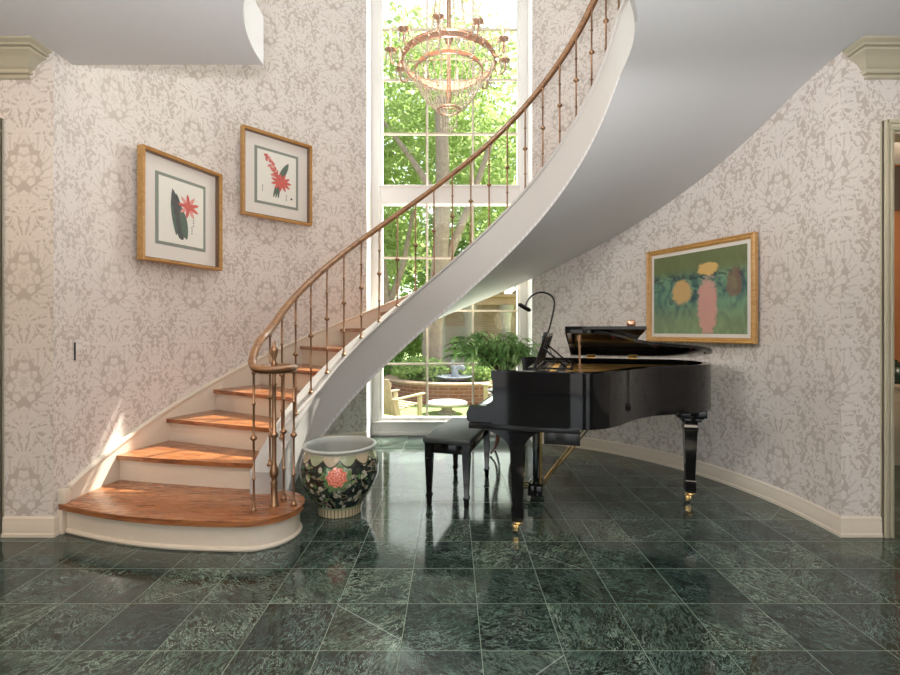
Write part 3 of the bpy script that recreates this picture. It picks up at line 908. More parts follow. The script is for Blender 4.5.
# ------------------------------------------------------------------ grand piano
PA = math.atan2(-.2672, .9636)
C0 = Vector((.083, 2.80, 0))
pian = thing('grand_piano', 'glossy black baby grand piano with its lid propped on the short stick', 'piano', C0, PA)
def PW(u, v, z=0.0): return C0+Vector((u*.9636+v*.2672, -u*.2672+v*.9636, z))
VS = 1.48
bent = catmull([(.40, 0, 0), (.60, 0, 0), (.70, .012, 0), (.79, .07, 0), (.88, .20, 0), (.98, .40, 0), (1.10, .555, 0), (1.25, .665, 0), (1.40, .76, 0), (1.50, .88, 0), (1.555, 1.03, 0), (1.56, 1.20, 0), (1.51, 1.35, 0), (1.38, 1.45, 0), (1.20, VS, 0), (1.0, VS, 0)], 5)
bent = [(p.x, max(0, min(VS, p.y))) for p in bent]
def poly_clean(p):
    out = []
    for q in p:
        if not out or math.dist(q, out[-1]) > 1e-4: out.append(q)
    return out
bent = poly_clean(bent)
def offs(pts, d):       # towards the inside (left of travel)
    out = []
    for i, p in enumerate(pts):
        a = Vector(pts[max(i-1, 0)]); c = Vector(pts[min(i+1, len(pts)-1)]); t = (c-a).normalized(); out.append((p[0]-t.y*d, p[1]+t.x*d))
    return out
outer = [(.16, 0)]+bent+[(.16, VS)]
inner = offs(outer, .05)
ZR0, ZR1 = .645, .965
b = B()
n = len(outer)
rows = [[(x, y, ZR0) for x, y in outer], [(x, y, ZR1-.006) for x, y in outer], [(x, y, ZR1) for x, y in offs(outer, .005)], [(x, y, ZR1) for x, y in inner], [(x, y, ZR0) for x, y in inner]]
b.grid([[r[i] for r in rows] for i in range(n)], closed_u=True)
b.face([r[0] for r in rows]); b.face([r[-1] for r in rows])
b.make('rim', 'black', pian, smooth=35)
ARM = [(.012, .735), (.020, .752), (.095, .752), (.130, .760), (.158, .785), (.172, .825), (.173, .885), (.158, .902), (.150, .925), (.150, ZR1), (.30, ZR1), (.30, .66), (.012, .66), (.002, .68), (.002, .715)]
for v0, v1 in ((0, .055), (VS-.055, VS)):
    b = B(); b.prism([(u, z) for u, z in ARM], 0, 1, frame=lambda u, z, k: (u, (v0+.0015 if k == 0 else v1) if v0 == 0 else (v0 if k == 0 else v1-.0015), z)); b.make('arm', 'black', pian, smooth=35)
b = B(); b.box((.335, VS/2, .637), (.64, VS, .036), bev=.004); b.box((.555, .06, .588), (.20, .10, .072), bev=.004); b.box((.555, VS-.06, .588), (.20, .10, .072), bev=.004); b.make('key_bed', 'satin', pian)
b = B(); b.box((.022, VS/2, .69), (.02, VS-.11, .06), bev=.004); b.make('key_slip', 'black', pian)
b = B(); rows = []
for u, z in ((.035, .722), (.05, .735), (.09, .748), (.13, .766), (.155, .785), (.168, .81), (.176, .84)):
    rows.append([(u, .06, z), (u, VS-.06, z)])
b.grid(rows); fb = b.make('fallboard', 'black', pian, smooth=60)
b = B(); b.box((.27, VS/2, .775), (.18, VS-.11, .15)); b.make('action_box', 'satin', pian)
# iron plate, soundboard, strings
pl = [(.36, .05)]+[p for p in inner if p[0] > .37]+[(.36, VS-.05)]
b = B(); b.prism(pl, .80, .815); b.make('soundboard', 'gild', pian)
b = B()
pl2 = offs(pl, .03); b.prism(pl2, .895, .905)
b.make('iron_plate', 'goldplate', pian)
b = B()
for v, u1 in ((.35, .88), (.62, 1.14), (.90, 1.42), (1.15, 1.46)):
    b.tube([(.42, v-.04, .925), (u1, v+.05, .925)], .014, 6)
b.make('plate_strut', 'goldplate', pian)
b = B()
for k in range(34):
    v = .12+k*.038; ue = .78 if v < .2 else min(1.45, .80+(v-.15)*.72)
    b.tube([(.47, v, .916), (ue, v+.03, .916)], .0012, 4)
b.make('strings', 'steel', pian, kind='stuff')
b = B()
for k in range(60):
    for q in range(3): b.lathe([(.003, .905), (.003, .94)], (.40+q*.022, .10+k*.0215, 0), 5)
b.make('tuning_pins', 'steel', pian, kind='stuff')
b = B()
for k in range(38): b.box((.53, .14+k*.032, .932), (.05, .016, .018))
b.make('dampers', 'satin', pian, kind='stuff')
# lid
AL = math.atan2(.212, VS); ZH = .974
def lid_pt(u, v, z): return (u, VS-(VS-v)*math.cos(AL)-z*math.sin(AL)*-1*0, ZH+(VS-v)*math.sin(AL)+z)
UL = .573
lo = [(UL, -.012)]+[(x, y) for x, y in offs(bent, -.012) if x > UL+.01]+[(UL, VS+.004)]
b = B(); b.prism(lo, 0, .020, frame=lid_pt)
b.make('lid', 'black', pian, smooth=35)
b = B(); b.prism([(UL, -.012), (1.0, -.012), (1.0, VS), (UL, VS)], .0215, .038, frame=lid_pt); b.make('lid_flap', 'black', pian, smooth=35)
b = B(); b.tube([(.655, .028, .955), (.650, .04, lid_pt(.65, .04, 0)[2])], .0055, 8); b.lathe([(.014, .955), (.014, .972)], (.655, .028, 0), 10); b.lathe([(.013, 0), (.013, .03)], (.650, .04, lid_pt(.65, .04, 0)[2]-.034), 10)
b.make('prop_stick', 'bronze', pian, label='thin metal short lid prop')
for u in (.737, 1.07):
    b = B(); b.box((u, VS-.012, ZR1+.009), (.07, .012, .028)); b.tube([(u-.035, VS-.018, ZR1+.013), (u+.035, VS-.018, ZR1+.013)], .006, 8); b.box((u, VS-.045, ZR1-.012), (.07, .004, .03)); b.make('lid_hinge', 'brass', pian)
for u, v in ((.84, .17), (1.13, .62), (1.38, .80), (1.52, 1.05)):
    b = B(); b.lathe([(.008, -.006), (.008, 0)], lid_pt(u, v, 0), 10); b.make('lid_buffer', 'felt', pian)
# legs and casters
def pleg(u, v, wing):
    b = B()
    pr = [(.027, .075), (.029, .08), (.034, .085), (.034, .155), (.031, .16), (.031, .168), (.029, .175), (.041, .50), (.046, .515), (.046, .53), (.042, .54), (.044, .62)]
    b.lathe(pr, (u, v, 0), square=True)
    if wing:
        rows = []
        for k in range(9):
            f = k/8; wl = .155*f**2.2; wr = .10*f**2.6; z = .50+.119*f
            rows.append([(u-.043-wl, v-.045, z), (u+.043+wr, v-.045, z), (u+.043+wr, v+.045, z), (u-.043-wl, v+.045, z)])
        b.grid(rows, closed_u=True); b.face(rows[-1])
    else:
        b.box((u, v, .585), (.125, .125, .025), bev=.004); b.box((u, v, .626), (.19, .15, .05), bev=.005)
        b.box((u, v, .60), (.15, .14, .012))
    lg = b.make('leg', 'black', pian, smooth=35)
    b = B(); b.lathe([(.030, .074), (.032, .066), (.024, .06), (.016, .052), (.012, .045)], (u, v, 0), 16)
    for s in (-1, 1): b.box((u-.012, v+s*.016, .035), (.034, .005, .036), bev=.001)
    cs = b.make('caster', 'brass', lg)
    b = B()
    rows = [[(u-.018+math.cos(a/20*2*PI)*rr, v+yy, .026+math.sin(a/20*2*PI)*rr) for a in range(20)] for rr, yy in ((.006, -.014), (.022, -.014), (.026, -.009), (.026, .009), (.022, .014), (.006, .014))]
    b.grid(rows, closed_u=True); b.make('wheel', 'brass', cs) if False else b.make('wheel', 'satin', lg)
pleg(.299, .073, True); pleg(.299, VS-.073, True); pleg(1.388, .885, False)
# lyre with pedals
ly = B()
lu, lv = .345, .736
for s in (-1, 1): ly.tube([(lu, lv+s*.075, .10), (lu, lv+s*.10, .30), (lu, lv+s*.07, .50), (lu, lv+s*.075, .62)], .020, 8)
ly.box((lu, lv, .075), (.10, .26, .075), bev=.008); ly.box((lu, lv, .60), (.08, .24, .035), bev=.006)
lyre = ly.make('pedal_lyre', 'black', pian)
b = B()
for s in (-1, 0, 1): b.tube([(lu-.05, lv+s*.06, .075), (lu-.09, lv+s*.06, .068), (lu-.14, lv+s*.06, .058)], [.010, .014, .017], 8, flat=(1, .5))
b.make('pedals', 'brass', lyre)
b = B()
for s in (-1, 0, 1): b.tube([(lu+.03, lv+s*.06, .10), (lu+.03, lv+s*.06, .62)], .006, 6)
b.make('pedal_rods', 'brass', lyre)
for s in (-1, 1):
    b = B(); b.tube([(lu+.04, lv+s*.07, .09), (lu+.46, lv+s*.12, .66)], .007, 6); b.make('brace', 'brass', lyre)
# music desk, leaning, openwork
def desk_pt(v, h, d=0.0): return (.36+h*.32+d*.95, v, ZR1-.02+h*.947-d*.32)
b = B()
for h in (.012, .235): b.tube([desk_pt(.42, h), desk_pt(1.08, h)], .011, 6)
for v in (.42, .64, .86, 1.08): b.tube([desk_pt(v, 0), desk_pt(v, .245)], .010, 6)
for v0 in (.42, .64, .86):
    b.tube([desk_pt(v0, .01), desk_pt(v0+.22, .235)], .007, 6); b.tube([desk_pt(v0+.22, .01), desk_pt(v0, .235)], .007, 6)
b.make('music_desk', 'satin', pian)
b = B()
for v in (.50, 1.0): b.tube([desk_pt(v, .15), (.56, v, ZR1-.01)], .007, 6)
for v in (.40, 1.10): b.box((.47, v, ZR1-.012), (.28, .022, .012))
b.box((.34, .75, ZR1-.014), (.03, .74, .014)); b.box((.60, .75, ZR1-.012), (.018, .74, .012))
b.make('desk_slide', 'satin', pian)

# gooseneck lamp clamped on the music desk
def at(xpx, ypx, D): return Vector(((xpx-HX)/F_PX*D, D, CAM_H+(HY-ypx)*D/F_PX))
DL = 3.30
lamp0 = at(545, 337, DL)
lampt = thing('music_lamp', 'black gooseneck music lamp clamped to the piano music desk', 'lamp', lamp0)
lp = lambda x, y, d=0.0: at(x, y, DL+d)-lamp0
b = B(); b.box(lp(545.5, 334.5), (.035, .03, .035), bev=.005); b.box(lp(543, 340), (.014, .028, .06), bev=.003); b.make('clamp', 'satin', lampt)
neck = catmull([lp(548, 333), lp(551, 322), lp(554, 308), lp(554, 300), lp(549.5, 294.5), lp(541, 292.3), lp(533, 295), lp(528, 300), lp(525.5, 306)], 6)
b = B(); b.tube(neck, .0065, 8); b.make('gooseneck', 'satin', lampt)
b = B(); hd0, hd1 = lp(519, 304.3, -.03), lp(530, 310.5, .03); b.tube([hd0, hd0.lerp(hd1, .1), hd1.lerp(hd0, .1), hd1], [.010, .015, .015, .010], 10); b.make('lamp_head', 'satin', lampt)
b = B(); b.tube(catmull([lp(547, 340), lp(549, 347), lp(552, 355), lp(555, 362)], 5), .0025, 5); b.make('cord', 'satin', lampt)

# small copper pot on the folded lid flap
q = lid_pt(.93, .05, .0385); pp_ = PW(q[0], q[1], q[2])
pp_ = Vector((at(631, 330, 1).x*pp_.y, pp_.y, pp_.z))
pot = thing('votive_pot', 'tiny round copper pot standing on the folded piano lid', 'pot', pp_)
b = B(); b.lathe([(.014, 0), (.022, .008), (.026, .022), (.023, .036), (.018, .041), (.016, .038), (.021, .024), (.001, .012)], (0, 0, 0), 20); b.make('bowl', 'copper', pot, smooth=60)
b = B(); b.lathe([(.019, .040), (.021, .044), (.017, .045)], (0, 0, 0), 20); b.make('rim', 'steel', pot)

# ------------------------------------------------------------------ piano bench
BC = Vector((.064, 3.546, 0))
bench = thing('piano_bench', 'black piano bench with a padded leather top in front of the keyboard', 'bench', BC, PA)
HW, HL = .165, .39
b = B(); b.box((0, 0, .452), (2*HW+.01, 2*HL, .04), bev=.014); b.make('cushion', 'leather', bench)
b = B()
for s in (-1, 1):
    b.box((s*(HW-.03), 0, .395), (.02, 2*HL-.1, .07), bev=.002); b.box((0, s*(HL-.045), .395), (2*HW-.06, .02, .07), bev=.002)
b.box((0, 0, .431), (2*HW-.012, 2*HL-.02, .010)); b.make('apron', 'black', bench)
for sx in (-1, 1):
    for sy in (-1, 1):
        b = B(); b.lathe([(.012, 0), (.015, .012), (.015, .05), (.020, .062), (.020, .075), (.015, .085), (.025, .33), (.026, .426)], (sx*(HW-.033), sy*(HL-.042), 0), square=True)
        b.make('leg', 'black', bench, smooth=35)

# ------------------------------------------------------------------ plant on a stand behind the piano
ST = Vector((.51, 4.60, 0))
stand = thing('plant_stand', 'dark mahogany plant stand with slender curved legs behind the piano', 'plant stand', ST)
b = B(); b.lathe([(.15, .60), (.165, .605), (.165, .62), (.15, .625)], (0, 0, 0), 28); b.make('top', 'mahogany', stand)
b = B(); b.lathe([(.125, .54), (.135, .55), (.135, .60)], (0, 0, 0), 24); b.make('apron', 'mahogany', stand)
for k in range(4):
    a = k*PI/2+.5; d = Vector((math.cos(a), math.sin(a), 0))
    b = B(); b.tube(catmull([d*.130+Vector((0, 0, .60)), d*.135+Vector((0, 0, .45)), d*.085+Vector((0, 0, .25)), d*.10+Vector((0, 0, .10)), d*.16+Vector((0, 0, .016))], 6), [.016]*6+[.014]*6+[.011]*6+[.010]*6+[.014], 8); b.make('leg', 'mahogany', stand, smooth=60)
plant = thing('potted_palm', 'bushy green potted houseplant with drooping narrow leaves behind the piano', 'plant', ST+Vector((0, 0, .625)))
b = B(); b.lathe([(.075, 0), (.08, .005), (.10, .12), (.108, .13), (.108, .15), (.098, .15), (.094, .12), (.001, .12)], (0, 0, 0), 24); b.make('pot', 'terracotta', plant)
b = B(); b.lathe([(.093, .118), (.093, .128), (.001, .135)], (0, 0, 0), 20); b.make('soil', 'soil', plant)
rnd = random.Random(11)
bs, bl = B(), B()
for k in range(90):
    a = k*2.399; sp_ = .05+.35*math.sqrt((k+.5)/90); hh = rnd.uniform(.26, .50)*(1.12-sp_*1.3)
    d = Vector((math.cos(a), math.sin(a)*.8, 0))
    base = Vector((d.x*.03, d.y*.03, .125)); tip = d*sp_+Vector((-.13, 0, .16+hh))
    mid = base.lerp(tip, .55)+Vector((0, 0, .06)); stp = catmull([base, mid, tip, tip+d*.07+Vector((0, 0, -.03))], 5)
    bs.tube(stp, .0032, 4)
    for j in range(11):
        p0 = stp[min(len(stp)-1, 3+j)]
        la = a+rnd.uniform(-1.9, 1.9); ln = rnd.uniform(.09, .18); ld = Vector((math.cos(la), math.sin(la), 0))
        dr_ = rnd.uniform(.3, 1.25); w = rnd.uniform(.010, .016)
        sd = Vector((-ld.y, ld.x, 0)); L = []
        for q in range(5):
            f = q/4; c_ = p0+ld*(ln*f*(1-.25*dr_*f))+Vector((0, 0, .03*f-ln*dr_*.75*f*f)); ww = w*math.sin(PI*(.12+.86*f))
            L.append([c_-sd*ww, c_+Vector((0, 0, -ww*.35)), c_+sd*ww])
        bl.grid(L)
bs.make('stems', 'stem', plant); bl.make('foliage', 'leaf_p', plant, smooth=60, fix=False)

# ------------------------------------------------------------------ chandelier
CH = Vector((-.02, 2.93, 2.87))
chan = thing('chandelier', 'crystal basket chandelier with rose gilt candle arms hanging before the window', 'chandelier', CH)
def ringtube(b, r, z, t, seg=48): b.tube([(math.cos(k/seg*2*PI)*r, math.sin(k/seg*2*PI)*r, z) for k in range(seg)], t, 6, closed=True)
def bandring(b, r, z0, z1, t=.006, seg=48): b.lathe([(r, z0), (r+t, z0), (r+t, z1), (r, z1), (r-.002, (z0+z1)/2), (r, z0)], (0, 0, 0), seg, cap=False)
b = B(); bandring(b, .28, -.013, .013, .007); ringtube(b, .286, -.02, .005); ringtube(b, .286, .02, .005)
for k in range(16):
    a = k/16*2*PI; b.lathe([(.001, -.014), (.012, -.006), (.014, .0), (.012, .006), (.001, .014)], (math.cos(a)*.290, math.sin(a)*.290, 0), 8)
b.make('main_ring', 'giltmetal', chan)
b = B(); bandring(b, .205, -.070, -.045, .006); ringtube(b, .21, -.07, .004); b.make('inner_ring', 'giltmetal', chan)
b = B(); ringtube(b, .068, -.30, .006); ringtube(b, .055, -.31, .003); b.make('bottom_ring', 'giltmetal', chan)
b = B(); ringtube(b, .075, .62, .008); bandring(b, .07, .60, .66, .005); b.tube([(0, 0, .62), (0, 0, 3.43)], .006, 6)
b.lathe([(.012, -.25), (.018, -.2), (.012, -.15), (.012, .1), (.030, .14), (.014, .2), (.014, .5), (.03, .55), (.012, .62)], (0, 0, 0), 12)
for k in range(4):
    a = k*PI/2; b.tube([(0, 0, .60), (math.cos(a)*.07, math.sin(a)*.07, .62)], .004, 5); b.tube([(0, 0, .02), (math.cos(a)*.28, math.sin(a)*.28, 0)], .004, 5)
b.lathe([(.07, 3.43), (.06, 3.40), (.012, 3.36)], (0, 0, 0), 16)
b.make('stem', 'giltmetal', chan)
def bead(b, p, r): 
    b.lathe([(.0005, -r*1.25), (r, 0), (.0005, r*1.25)], p, 5)
def strand(pts, n, r0, r1=None, drop=False):
    b = B(); L = catmull(pts, 10); tot = sum((L[i+1]-L[i]).length for i in range(len(L)-1))
    acc = 0; j = 0; out = []
    for k in range(n):
        tgt = tot*k/max(1, n-1)
        while j < len(L)-2 and acc+(L[j+1]-L[j]).length < tgt: acc += (L[j+1]-L[j]).length; j += 1
        f = (tgt-acc)/max(1e-6, (L[j+1]-L[j]).length); out.append(L[j].lerp(L[j+1], min(1, f)))
    for k, p in enumerate(out): bead(b, p, r0+((r1 if r1 else r0)-r0)*k/max(1, n-1))
    b.tube(L[::2], .0012, 3, cap=False)
    if drop: b.lathe([(.0005, -.035), (.008, -.022), (.0005, 0)], out[-1], 6)
    return b.make('crystal_strand', 'crystal', chan, smooth=0)
for k in range(28):     # basket
    a = k/28*2*PI; d = Vector((math.cos(a), math.sin(a), 0))
    strand([d*.207+Vector((0, 0, -.07)), d*.19+Vector((0, 0, -.15)), d*.135+Vector((0, 0, -.24)), d*.068+Vector((0, 0, -.30))], 22, .0062, .0052)
for k in range(18):     # upper tent up to the crown
    a = (k+.5)/18*2*PI; d = Vector((math.cos(a), math.sin(a), 0))
    strand([d*.20+Vector((0, 0, -.045)), d*.135+Vector((0, 0, .07)), d*.095+Vector((0, 0, .30)), d*.072+Vector((0, 0, .61))], 40, .0055)
for k in range(16):     # links between the rings
    a = (k+.5)/16*2*PI; d = Vector((math.cos(a), math.sin(a), 0))
    strand([d*.28+Vector((0, 0, -.02)), d*.25+Vector((0, 0, -.085)), d*.21+Vector((0, 0, -.06))], 12, .006)
for k in range(16):     # fringe of the main ring
    a0, a1 = k/16*2*PI, (k+1)/16*2*PI; P0 = Vector((math.cos(a0)*.285, math.sin(a0)*.285, -.02)); P1 = Vector((math.cos(a1)*.285, math.sin(a1)*.285, -.02)); m = (P0+P1)/2*.93+Vector((0, 0, -.055))
    strand([P0, m, P1], 9, .005)
for k in range(12):     # tassels under the bottom ring
    a = k/12*2*PI; r = .060 if k % 2 else .03; strand([Vector((math.cos(a)*r, math.sin(a)*r, -.305)), Vector((math.cos(a)*r*.9, math.sin(a)*r*.9, -.37-.03*(k % 2 == 0)))], 6, .005, .004, True)
for k in range(10):     # candle arms
    a = (k+.25)/10*2*PI; d = Vector((math.cos(a), math.sin(a), 0)); z = Vector((0, 0, 1))
    b = B(); b.tube(catmull([d*.285, d*.315-z*.045, d*.35-z*.035, d*.362+z*.01, d*.36+z*.035], 6), .0055, 6)
    b.tube(catmull([d*.285+z*.01, d*.30+z*.06, d*.325+z*.05, d*.32+z*.02], 5), .004, 5)
    b.lathe([(.004, .025), (.012, .03), (.032, .040), (.034, .044), (.014, .042), (.012, .06), (.001, .062)], d*.36, 14)
    arm = b.make('candle_arm', 'giltmetal', chan, smooth=50)
    b = B(); b.lathe([(.009, .06), (.009, .115), (.003, .117)], d*.36, 8); b.make('candle', 'candle', arm)
    b = B(); b.lathe([(.002, .115), (.008, .128), (.0085, .14), (.004, .158), (.0005, .172)], d*.36, 8); b.make('bulb', 'bulb', arm)
    a2 = (k+1.25)/10*2*PI; d2 = Vector((math.cos(a2), math.sin(a2), 0))
    strand([d*.36+z*.035, (d+d2)*.168-z*.055, d2*.36+z*.035], 16, .005)
    for q in range(5):
        b = B(); an = q/5*2*PI; c_ = d*.36+Vector((math.cos(an)*.03, math.sin(an)*.03, .036))
        for w_ in range(4): bead(b, c_-z*(.009*w_+.004), .0042)
        b.tube([c_, c_-z*.037], .001, 3)
        b.lathe([(.0005, -.03), (.006, -.018), (.0005, 0)], c_-z*.036, 5)
        b.make('crystal_drop', 'crystal', arm, smooth=0)

# ------------------------------------------------------------------ room through the right doorway
b = B(); wall_strip(b, [(2.60, 4.70), (5.2, 4.70)], 0, ZC, .1); struct(b, 'wall_side_room', 'orange')
b = B(); b.box((3.9, 3.8, ZC+.05), (2.7, 1.9, .1)); struct(b, 'ceiling_side_room', 'white', smooth=0)
b = B(); b.box((5.26, 3.8, 1.42), (.1, 1.9, 2.83)); struct(b, 'wall_side_room_right', 'orange', smooth=0)
sb = thing('sideboard', 'cream painted sideboard against the orange wall through the right doorway', 'sideboard', (4.15, 4.38, 0))
b = B(); b.box((0, 0, .39), (.9, .42, .58), bev=.005); b.box((0, 0, .05), (.84, .38, .10)); b.make('body', 'sage', sb)
b = B(); b.box((0, -.005, .695), (.96, .46, .035), bev=.008); b.make('top', 'sage', sb)
for s in (-1, 1):
    b = B(); b.box((s*.22, -.217, .39), (.40, .018, .50), bev=.004); b.box((s*.22, -.228, .39), (.28, .010, .38), bev=.004); d = b.make('door', 'sage', sb)
    b = B(); b.lathe([(.001, -.012), (.012, 0), (.001, .012)], (s*.05, -.24, .42), 10); b.make('knob', 'brass', d)
jar = thing('green_jar', 'dark green lidded jar on the cream sideboard in the next room', 'jar', (4.09, 4.34, .7125))
b = B(); b.lathe([(.06, 0), (.10, .03), (.12, .09), (.09, .15), (.06, .165)], (0, 0, 0), 24); b.make('body', plain('dark_green_glaze', (.012, .03, .022), .2), jar)
b = B(); b.lathe([(.062, .165), (.065, .17), (.04, .19), (.012, .197), (.014, .21), (.001, .22)], (0, 0, 0), 20); b.make('lid', bpy.data.materials['dark_green_glaze'], jar)
va = thing('window_valance', 'dark brown cloth valance along the top of the orange wall', 'valance', (4.0, 4.66, 2.38))
b = B(); rows = []
for z_ in (0, .15, .30, .44): rows.append([(-.9+i*.02, -.02*math.sin(i*.8)*(1-z_) - .03, z_) for i in range(91)])
b.grid(rows); b.make('cloth', 'brown', va, smooth=60); b = B(); b.tube([(-.92, -.03, .44), (.92, -.03, .44)], .012, 8); b.make('rod', 'brass', va)

# ------------------------------------------------------------------ garden beyond the window
GZ = -.42
b = B(); b.box((0, 22, GZ-.05), (44, 33, .1)); o = struct(b, 'garden_lawn', 'grass', smooth=0)
b = B(); b.box((0, 6.35, GZ+.012), (9, 1.6, .03)); o = struct(b, 'garden_terrace', 'patio', smooth=0)
b = B(); b.box((0, 5.66, GZ/2-.02), (12, .22, -GZ)); struct(b, 'foundation', 'brick', smooth=0)
# slatted garden chair (seen from behind and the side)
def garden_chair(loc_, rz, label):
    t = thing('garden_chair', label, 'garden chair', loc_, rz)
    b = B()
    for k in range(6): b.box((-.25+k*.10, -.30, .53), (.085, .025, .62), rot=Matrix.Rotation(rad(14), 3, 'X'), bev=.004)
    for z_, y_ in ((.34, -.235), (.74, -.335)): b.box((0, y_, z_), (.60, .03, .07))
    b.make('backrest', 'chairwood', t)
    b = B()
    for k in range(5): b.box((0, -.17+k*.11, .31+k*.014), (.58, .095, .025), bev=.004)
    b.make('seat', 'chairwood', t)
    for s in (-1, 1):
        b = B(); b.box((s*.33, .03, .52), (.09, .70, .028), rot=Matrix.Rotation(rad(4), 3, 'X'), bev=.008); b.make('armrest', 'chairwood', t)
        b = B(); b.box((s*.31, .30, .26), (.035, .09, .52), bev=.004); b.make('leg', 'chairwood', t)
        b = B(); b.box((s*.31, -.20, .26), (.035, .10, .55), rot=Matrix.Rotation(rad(16), 3, 'X'), bev=.004); b.make('leg', 'chairwood', t)
    return t
garden_chair((-.98, 8.0, GZ), rad(-42), 'pale slatted wooden garden chair on the lawn outside, left pane of the window')
garden_chair((1.05, 9.5, GZ), rad(72), 'pale slatted wooden garden chair on the lawn partly behind the piano arm')
tb = thing('garden_table', 'low round white stone table on the lawn outside', 'table', (-.10, 9.2, GZ))
b = B(); b.lathe([(.38, .17), (.40, .18), (.40, .215), (.38, .225)], (0, 0, 0), 32); b.make('top', 'stone', tb)
b = B(); b.lathe([(.18, 0), (.18, .03), (.11, .06), (.11, .14), (.2, .17)], (0, 0, 0), 20); b.make('pedestal', 'stone', tb)
# brick ring with a fountain and low plants
ring_c = Vector((.1, 11.9, GZ))
ring = thing('brick_planter', 'low curved red brick planter wall outside the window', 'planter', ring_c)
b = B(); b.lathe([(1.75, 0), (1.75, .42), (1.52, .42), (1.52, 0), (1.75, 0)], (0, 0, 0), 48, cap=False)
for f in b.bm.faces:
    for l in f.loops: l[b.uv].uv = (l[b.uv].uv[0]*11, l[b.uv].uv[1])
b.make('wall', 'brick', ring)
b = B(); b.lathe([(1.80, .42), (1.80, .46), (1.47, .46), (1.47, .42), (1.80, .42)], (0, 0, 0), 48, cap=False); b.make('coping', 'beam', ring)
b = B(); b.lathe([(1.51, .30), (.01, .34)], (0, 0, 0), 32); b.make('soil', 'soil', ring)
ft = thing('garden_fountain', 'blue grey stone fountain with a spouting bird in the brick planter', 'fountain', ring_c+Vector((-.05, -1.0, .335)))
b = B(); b.lathe([(.28, 0), (.30, .03), (.10, .06), (.09, .10), (.36, .17), (.42, .22), (.39, .225), (.30, .18), (.001, .15)], (0, 0, 0), 28); b.make('basin', 'bluestone', ft)
b = B(); b.tube(catmull([(0, 0, .15), (.02, 0, .30), (.0, 0, .40), (-.05, 0, .50), (-.01, 0, .60), (.05, 0, .58)], 6), [.09]*6+[.08]*6+[.05]*6+[.035]*6+[.03]*6+[.012], 10); b.tube(catmull([(.0, 0, .36), (.15, .02, .44), (.24, .03, .36)], 5), [.06]*5+[.05]*5+[.01], 8); b.make('bird', 'bluestone', ft)
# leaf scatter helper
def leaves(b, c, rad_, n, size, rnd, flat=1.0):
    for _ in range(n):
        while True:
            v = Vector((rnd.uniform(-1, 1), rnd.uniform(-1, 1), rnd.uniform(-1, 1)))
            if .25 < v.length < 1: break
        v = v*(.55+.45*v.length)
        p = Vector(c)+Vector((v.x*rad_[0], v.y*rad_[1], v.z*rad_[2]))
        a = Vector((rnd.gauss(0, 1), rnd.gauss(0, 1), rnd.gauss(0, .7))).normalized(); q = a.cross(Vector((rnd.gauss(0, 1), rnd.gauss(0, 1), rnd.gauss(0, 1)))).normalized()
        s = size*rnd.uniform(.6, 1.3)
        b.face([p-a*s, p+q*s*.45-a*s*.1, p+a*s, p-q*s*.45-a*s*.1])
def shrub(loc_, r, n, mat, label, name='shrub', size=.07, group=None):
    t = thing(name, label, 'shrub', loc_, 0, group); rnd = random.Random(int(loc_[0]*100+loc_[1]*37))
    b = B()
    for k in range(6): b.tube([(0, 0, 0), (rnd.uniform(-.5, .5)*r[0], rnd.uniform(-.5, .5)*r[1], r[2]*1.2)], .015, 5)
    b.make('stems', 'bark', t)
    b = B(); leaves(b, (0, 0, r[2]), r, n, size, rnd); b.make('foliage', mat, t, smooth=0, fix=False)
    return t
shrub((-.75, 11.6, GZ+.33), (.75, .8, .32), 1100, 'leaf_b', 'mounded fern like green plant left in the brick planter')
shrub((.75, 11.6, GZ+.33), (.7, .8, .30), 1000, 'leaf_b', 'mounded green plant right in the brick planter')
shrub((-2.0, 12.6, GZ), (.9, .9, .55), 1300, 'leaf_c', 'dark green bush outside beyond the left chair')
for i, (x_, lab) in enumerate(((-4.2, 'far left'), (-2.1, 'left'), (.2, 'middle'), (2.4, 'right'), (4.6, 'far right'))):
    shrub((x_, 19.5, GZ), (1.7, 1.0, 1.5), 2600, 'leaf_b', 'tall leafy hedge bush at the back of the garden, %s of the row' % lab, 'hedge_bush', .14, 'hedge bushes at the back of the garden')
# brick garden pavilion with stone columns
pv = thing('garden_pavilion', 'weathered brick garden pavilion with pale columns and cedar beam', 'pavilion', (1.0, 15.2, GZ))
b = B(); b.box((0, .8, 1.25), (3.6, .25, 2.5))
b.make('brick_wall', 'brick2', pv, smooth=0)
b = B(); b.box((-.9, .66, 1.1), (.7, .06, 1.3)); b.make('niche_panel', 'stone', pv)
for x_ in (-1.35, -.45, .75):
    b = B(); b.lathe([(.19, 0), (.19, .12), (.15, .15), (.135, 1.5), (.13, 2.0), (.16, 2.05), (.22, 2.28), (.25, 2.35), (.25, 2.42)], (x_, 0, 0), 20); b.make('column', 'stone', pv)
b = B(); b.box((0, 0, 2.55), (4.0, .34, .26), bev=.02); b.box((0, -.05, 2.72), (4.2, .5, .10), bev=.02); b.make('beam', 'beam', pv)
b = B()
for k in range(7): b.box((-1.6+k*.55, .4, 2.86), (.12, 1.6, .18), bev=.02)
b.make('rafters', 'beam', pv)
